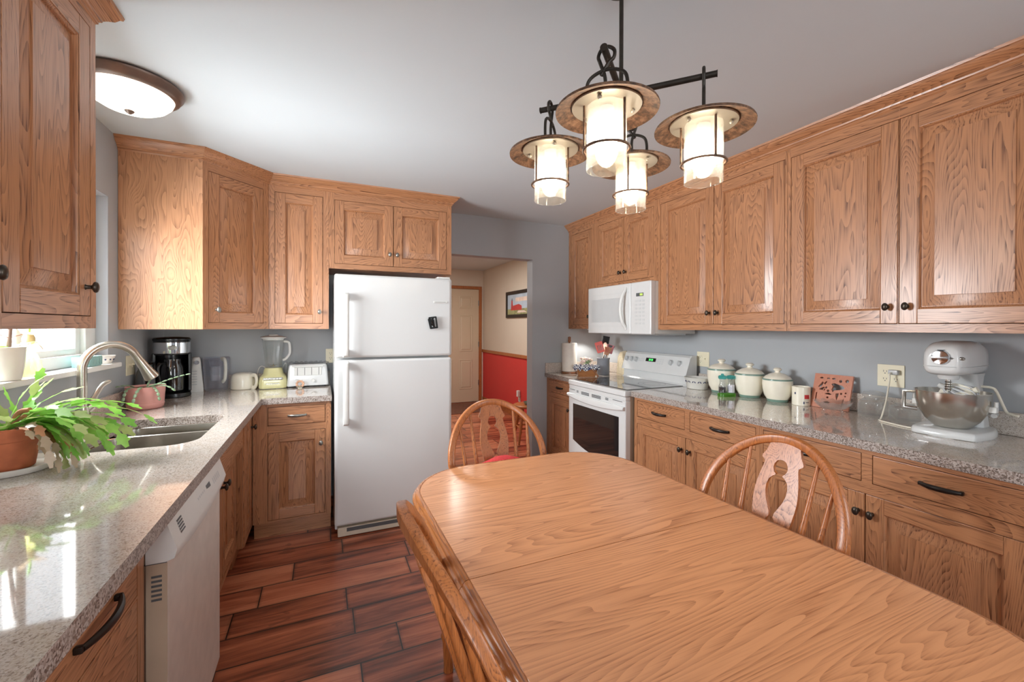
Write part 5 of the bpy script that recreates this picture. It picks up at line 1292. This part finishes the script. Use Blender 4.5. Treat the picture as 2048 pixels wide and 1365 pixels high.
for q in range(3):
    a_ = q*2*PI/3+2.6; m = MB(); m.tube([(.040*math.cos(a_), .040*math.sin(a_), .022), (.046*math.cos(a_), .046*math.sin(a_), .010), (.050*math.cos(a_), .050*math.sin(a_), 0)], [.009, .006, .008], 10); finish('foot', m, CLEAR, t, 50)
def jar(label, x, y, r, h, sides, lid):
    t = thing('glass_jar', label, 'jar', (x, y, ZK), .3)
    m = MB(); n = 48; L = []
    def rad(q, r0, k):
        a = 2*PI*q/n; s = PI/sides; f = math.cos(s)/math.cos(((a+s) % (2*s))-s); return r0*(f*k+(1-k)*math.cos(s)**.5)
    for rr_, z, k in ((0, .002, 1), (r*.9, 0, 1), (r, .006, 1), (r, h*.72, 1), (r*.9, h*.86, .7), (r*.62, h*.95, 0), (r*.62, h, 0), (r*.58, h, 0), (r*.58, h*.95, 0), (r*.85, h*.85, .7), (r*.95, h*.7, 1), (r*.95, .012, 1), (0, .010, 1)):
        L.append([(rad(q, rr_, k)*math.cos(2*PI*q/n), rad(q, rr_, k)*math.sin(2*PI*q/n), z) for q in range(n)])
    m.loft(L, 0, True); finish('body', m, JARG, t, 40)
    if lid:
        m = MB(); m.lathe([(r*.56, h-.005), (r*.56, h+.004), (r*.70, h+.006), (r*.72, h+.016), (r*.62, h+.028), (r*.30, h+.034), (0, h+.035)], (0, 0, 0), 32); finish('lid', m, JARG, t, 50)
jar('faceted glass jar with a glass lid, under the double outlet', 2.607, 1.245, .066, .098, 8, True)
jar('lower open glass jar between the lidded jar and the mixer bowl', 2.60, 1.112, .062, .088, 8, False)

# ---------------------------------------------------------------- stand mixer (front faces -x)
t = thing('stand_mixer', 'white bowl-lift stand mixer with a steel bowl on the granite counter', 'stand mixer', (2.545, .905, ZK), -PI/2+.05)
# local: -y is the front, +x is the viewer's right
m = MB(); L = []
bo = [(-.105, -.145), (-.085, -.168), (0, -.176), (.085, -.168), (.105, -.145), (.118, -.02), (.100, .085), (.070, .122), (-.070, .122), (-.100, .085), (-.118, -.02)]
bo = [(p.x, p.y) for p in cat([(a, b, 0) for a, b in bo]+[(bo[0][0], bo[0][1], 0)], 4)[:-1]]
for k, z in ((.98, 0), (1.0, .004), (1.0, .016), (.965, .027), (.9, .031), (.4, .033)): L.append([(x*k, y*k-.01*(1-k), z) for x, y in bo])
m.loft(L, 0, True, True, True); finish('base', m, WHITE, t, 50)
m = MB(); L = []
for a, y0, y1, z in ((.072, .02, .118, .025), (.068, .03, .116, .07), (.056, .040, .112, .13), (.052, .034, .112, .20), (.055, .01, .115, .245), (.058, -.01, .118, .262)):
    L.append([(x, y, z) for x, y in rrect(-a, a, y0, y1, .022, 5)])
m.loft(L, 0, True, True, True)
m.tube([(-.055, .06, .10), (-.110, .02, .098), (-.118, -.03, .098)], .010, 8); m.tube([(.055, .06, .10), (.110, .02, .098), (.118, -.03, .098)], .010, 8)
finish('column', m, WHITE, t, 50)
m = MB(); L = []
for y, a, zb, zt, e in ((-.170, .042, .282, .345, .5), (-.166, .054, .268, .370, .5), (-.150, .063, .260, .388, .5), (-.11, .069, .258, .400, .5), (-.03, .072, .258, .405, .5), (.05, .071, .258, .403, .5), (.11, .065, .260, .392, .5), (.14, .054, .270, .374, .5), (.150, .040, .286, .352, .5)):
    row = []
    for q in range(36):
        an = 2*PI*q/36; ca, sa = math.cos(an), math.sin(an); row.append((a*math.copysign(abs(ca)**e, ca), y, (zb+zt)/2+(zt-zb)/2*math.copysign(abs(sa)**(e if sa < 0 else .8), sa)))
    L.append(row)
m.loft(L, 0, True, True, True); hd = finish('motor_head', m, WHITE, t, 60)
m = MB()
for s in (-1, 1): m.tube(cat([(s*.0595, -.156, .297), (s*.070, -.11, .297), (s*.0735, -.03, .297), (s*.072, .05, .297), (s*.066, .105, .297)], 4), .0016, 6)
m.tube(cat([(-.0595, -.156, .297), (-.04, -.1705, .297), (0, -.172, .297), (.04, -.1705, .297), (.0595, -.156, .297)], 4), .0016, 6)
finish('trim_line', m, GREYW, hd, 50)
m = MB(); m.at((.0, -.172, .335), 0, PI/2); m.lathe([(.030, -.02), (.030, .004), (.027, .010), (.012, .012), (0, .012)], (0, 0, 0), 28); m.box(-.026, .026, -.004, .004, .008, .016, 0, .002); finish('attachment_hub', m, CHROME, hd, 40)
m = MB(); m.tube([(.03, -.168, .333), (.054, -.160, .333)], .005, 8); m.ball((.058, -.158, .333), .009, 0, 12, .8, 1.4, .8); finish('hub_knob', m, PEWTER, hd, 50)
m = MB(); m.box(-.010, .010, -.1765, -.166, .365, .368); finish('badge', m, DGREY, hd, 0)
m = MB(); m.lathe([(.034, .27), (.034, .248), (.030, .240), (0, .240)], (0, -.095, 0), 24); finish('planetary', m, WHITE, t, 40)
m = MB(); m.lathe([(0, .19), (.0085, .19), (.0085, .24), (0, .24)], (0, -.095, 0), 14)
for k in range(4): m.torus((0, -.095, .198+k*.010), .0095, .0022, 16, 6)
finish('beater_shaft', m, STEEL, t, 40)
BZ, BC = .052, (0, -.058, 0)
m = MB(); m.lathe([(0, BZ-.021), (.050, BZ-.021), (.060, BZ-.014), (.085, BZ+.012), (.108, BZ+.055), (.117, BZ+.095), (.119, BZ+.132), (.121, BZ+.134), (.121, BZ+.1365), (.117, BZ+.136), (.114, BZ+.095), (.104, BZ+.056), (.08, BZ+.012), (.05, BZ-.014), (0, BZ-.015)], BC, 56); bw = finish('bowl', m, STEEL, t, 40)
m = MB(); m.tube([(-.112, -.075, BZ+.118), (-.150, -.088, BZ+.116), (-.152, -.089, BZ+.045), (-.108, -.075, BZ+.042)], .005, 8, 0, False, 1.8); finish('handle', m, STEEL, bw, 40)
for s in (-1, 1):
    m = MB(); m.box(s*.121-.012, s*.121+.012, -.062, -.035, BZ+.06, BZ+.085, 0, .004); m.tube([(s*.128, -.048, BZ+.085), (s*.128, -.048, BZ+.105)], .007, 10); finish('bowl_latch', m, WHITE2, t, 40)
m = MB(); m.tube(cat([(.052, .075, .205), (.085, .075, .202), (.10, .070, .185), (.125, .060, .12), (.135, .055, .105), (.150, .048, .102), (.168, .042, .099)], 4), .0055, 8); finish('lift_lever', m, CREAM, t, 50)
m = MB()
for k in range(2): m.lathe([(0, -.002), (.004, -.001), (.005, .001)], (.02+k*.012, .037, .18), 8)
finish('screw', m, PEWTER, t, 0)
def wires(parent_label):
    t = thing('wire_whip', parent_label, 'whisk', (2.545, .905, ZK), -PI/2+.05)
    m = MB(); c = Vector((-.030, -.065, .205)); tip = Vector((.07, -.05, .15))
    ax = (tip-c).normalized(); s0 = ax.orthogonal().normalized(); s1 = ax.cross(s0)
    for q in range(7):
        a_ = q*PI/7; sd = s0*math.cos(a_)+s1*math.sin(a_)
        P = [c, c+ax*.03+sd*.028, c+ax*.075+sd*.048, c+ax*.105+sd*.034, c+ax*.118, c+ax*.105-sd*.034, c+ax*.075-sd*.048, c+ax*.03-sd*.028, c]
        m.tube(cat(P, 5), .0019, 6)
    finish('wire_loop', m, WIRE, t, 60)
    m = MB(); m.tube([c-ax*.012, c+ax*.010], [.011, .013], 14); finish('collar', m, WHITE2, t, 40)
wires('wire whip attachment lying in the steel mixer bowl')
t = thing('flat_beater', 'cream coated flat beater lying in the steel mixer bowl', 'beater', (2.545, .905, ZK), -PI/2+.05)
m = MB(); m.T = Matrix.Translation((.02, -.062, .176)) @ Matrix.Rotation(1.15, 4, 'Y') @ Matrix.Rotation(PI/2, 4, 'X')
m.slab([(p.x, p.y) for p in cat([(-.02, -.062, 0), (-.044, -.03, 0), (-.045, .01, 0), (-.015, .046, 0), (.015, .046, 0), (.045, .01, 0), (.044, -.03, 0), (.02, -.062, 0)], 4)], [[(-.03, -.02), (-.006, -.03), (-.006, .030), (-.03, .008)], [(.006, -.03), (.03, -.02), (.03, .008), (.006, .030)]], -.004, .004); finish('paddle', m, CREAM, t, 40)
m = MB(); m.T = Matrix.Translation((.02, -.062, .176)) @ Matrix.Rotation(1.15, 4, 'Y') @ Matrix.Rotation(PI/2, 4, 'X'); m.tube([(0, .044, 0), (0, .066, 0)], [.010, .013], 14); finish('collar', m, CREAM, t, 40)
# mixer cord
P = [(2.672, 1.195, ZK+.228), (2.655, 1.20, ZK+.222), (2.648, 1.197, ZK+.19), (2.60, 1.188, ZK+.09), (2.535, 1.178, ZK+.012), (2.505, 1.172, ZK+.004), (2.48, 1.13, ZK+.004), (2.452, 1.06, ZK+.004), (2.448, 1.02, ZK+.004)]
m = MB(); m.tube(cat(P, 8), .0038, 8); t = thing('mixer_cord', 'cream power cord hanging from the double outlet to the mixer', 'cord', (0, 0, 0)); finish('wire', m, CREAM, t, 60)
m = MB(); m.box(XR-.032, XR-.0065, 1.172, 1.215, ZK+.217, ZK+.243, 0, .006); finish('plug', m, GREYW, t, 40)
m = MB(); m.tube(cat([(2.66, .70, ZK+.005), (2.60, .665, ZK+.018), (2.575, .60, ZK+.018), (2.60, .53, ZK+.005)], 6), .005, 8); o = finish('white_cable', m, WIRE); tag(o, 'short white cable on the granite past the stand mixer', 'cable')

# ---------------------------------------------------------------- hall items
t = thing('framed_picture', 'dark framed lighthouse landscape picture on the beige hall wall', 'picture', (XR-.001, 5.80, 1.715), RZR)
m = MB(); w_, h_ = .45, .205
for (a, b, c, d) in ((-w_, w_, -h_, -h_+.05), (-w_, w_, h_-.05, h_), (-w_, -w_+.05, -h_+.05, h_-.05), (w_-.05, w_, -h_+.05, h_-.05)): m.box(a, b, -.025, 0, c, d, 0, .004)
finish('frame', m, plain('dark_picture_frame', (40, 34, 30), .4), t, 30)
SKY, SEA, LAND = plain('print_sky', (176, 190, 204), .6, var=.12, scale=6), plain('print_cloud', (222, 200, 186), .6, var=.1), plain('print_grass', (150, 148, 104), .7, var=.3)
m = MB(); m.box(-w_+.05, w_-.05, -.010, -.006, -.155, .155, 0); m.box(-w_+.05, w_-.05, -.011, -.0095, -.155, -.07, 2); m.box(-.1, .3, -.0112, -.0095, .04, .10, 1)
m.loft([[(x, -.0115, z) for x, z in ((-.27, -.09), (-.19, -.09), (-.205, .06), (-.255, .06))]], 0, True); m.slab([(-.27, -.09), (-.19, -.09), (-.21, .06), (-.25, .06)], [], .0095, .0125, 3, fix=lambda u, v, q: (u, -q, v)); m.slab([(-.19, -.09), (.12, -.09), (.12, -.03), (.02, .0), (-.19, -.02)], [], .0095, .012, 3, fix=lambda u, v, q: (u, -q, v)); m.slab([(-.25, .06), (-.21, .06), (-.23, .10)], [], .0095, .012, 4, fix=lambda u, v, q: (u, -q, v)); m.slab([(-.05, -.13), (.3, -.13), (.2, -.10), (0, -.10)], [], .0095, .012, 1, fix=lambda u, v, q: (u, -q, v))
finish('print', m, [SKY, SEA, LAND, plain('print_red', (186, 66, 62), .6), DGREY], t, 0)
t = thing('hall_stool', 'round oak stool with turned legs by the red hall wall', 'stool', (2.235, 4.56, 0))
m = MB(); m.lathe([(0, .415), (.150, .415), (.168, .424), (.170, .434), (.164, .445), (.15, .449), (0, .449)], (0, 0, 0), 40); finish('seat', m, CHX, t, 50)
for q in range(4):
    a_ = q*PI/2+.6; A = Vector((.10*math.cos(a_), .10*math.sin(a_), .416)); B = Vector((.19*math.cos(a_), .19*math.sin(a_), 0)); m = MB()
    qq = [0, .1, .16, .22, .3, .5, .6, .66, .74, 1]; m.tube([A.lerp(B, i) for i in qq], [.013, .016, .012, .018, .014, .019, .014, .018, .014, .011], 12); finish('leg', m, CH, t, 50)
for q in range(4):
    a_, b_ = q*PI/2+.6, (q+1)*PI/2+.6; m = MB(); m.tube([(.152*math.cos(a_), .152*math.sin(a_), .18), (.5*.152*(math.cos(a_)+math.cos(b_)), .5*.152*(math.sin(a_)+math.sin(b_)), .18), (.152*math.cos(b_), .152*math.sin(b_), .18)], [.007, .010, .007], 8); finish('stretcher', m, CH, t, 50)
m = MB(); m.lathe([(0, 0), (.05, 0), (.065, .012), (.075, .03), (.072, .03), (.06, .014), (0, .006)], (0, 0, 0), 28); o = finish('bowl', m, SAGE, None, 40, (2.25, 4.53, .449)); tag(o, 'grey-green shallow bowl on the round hall stool', 'bowl')
m = MB(); m.box(1.75, 2.62, 6.40, 7.25, .001, .012, 0, .004); o = finish('door_mat', m, MATR); tag(o, 'brown mat on the floor before the hall entry door', 'mat')
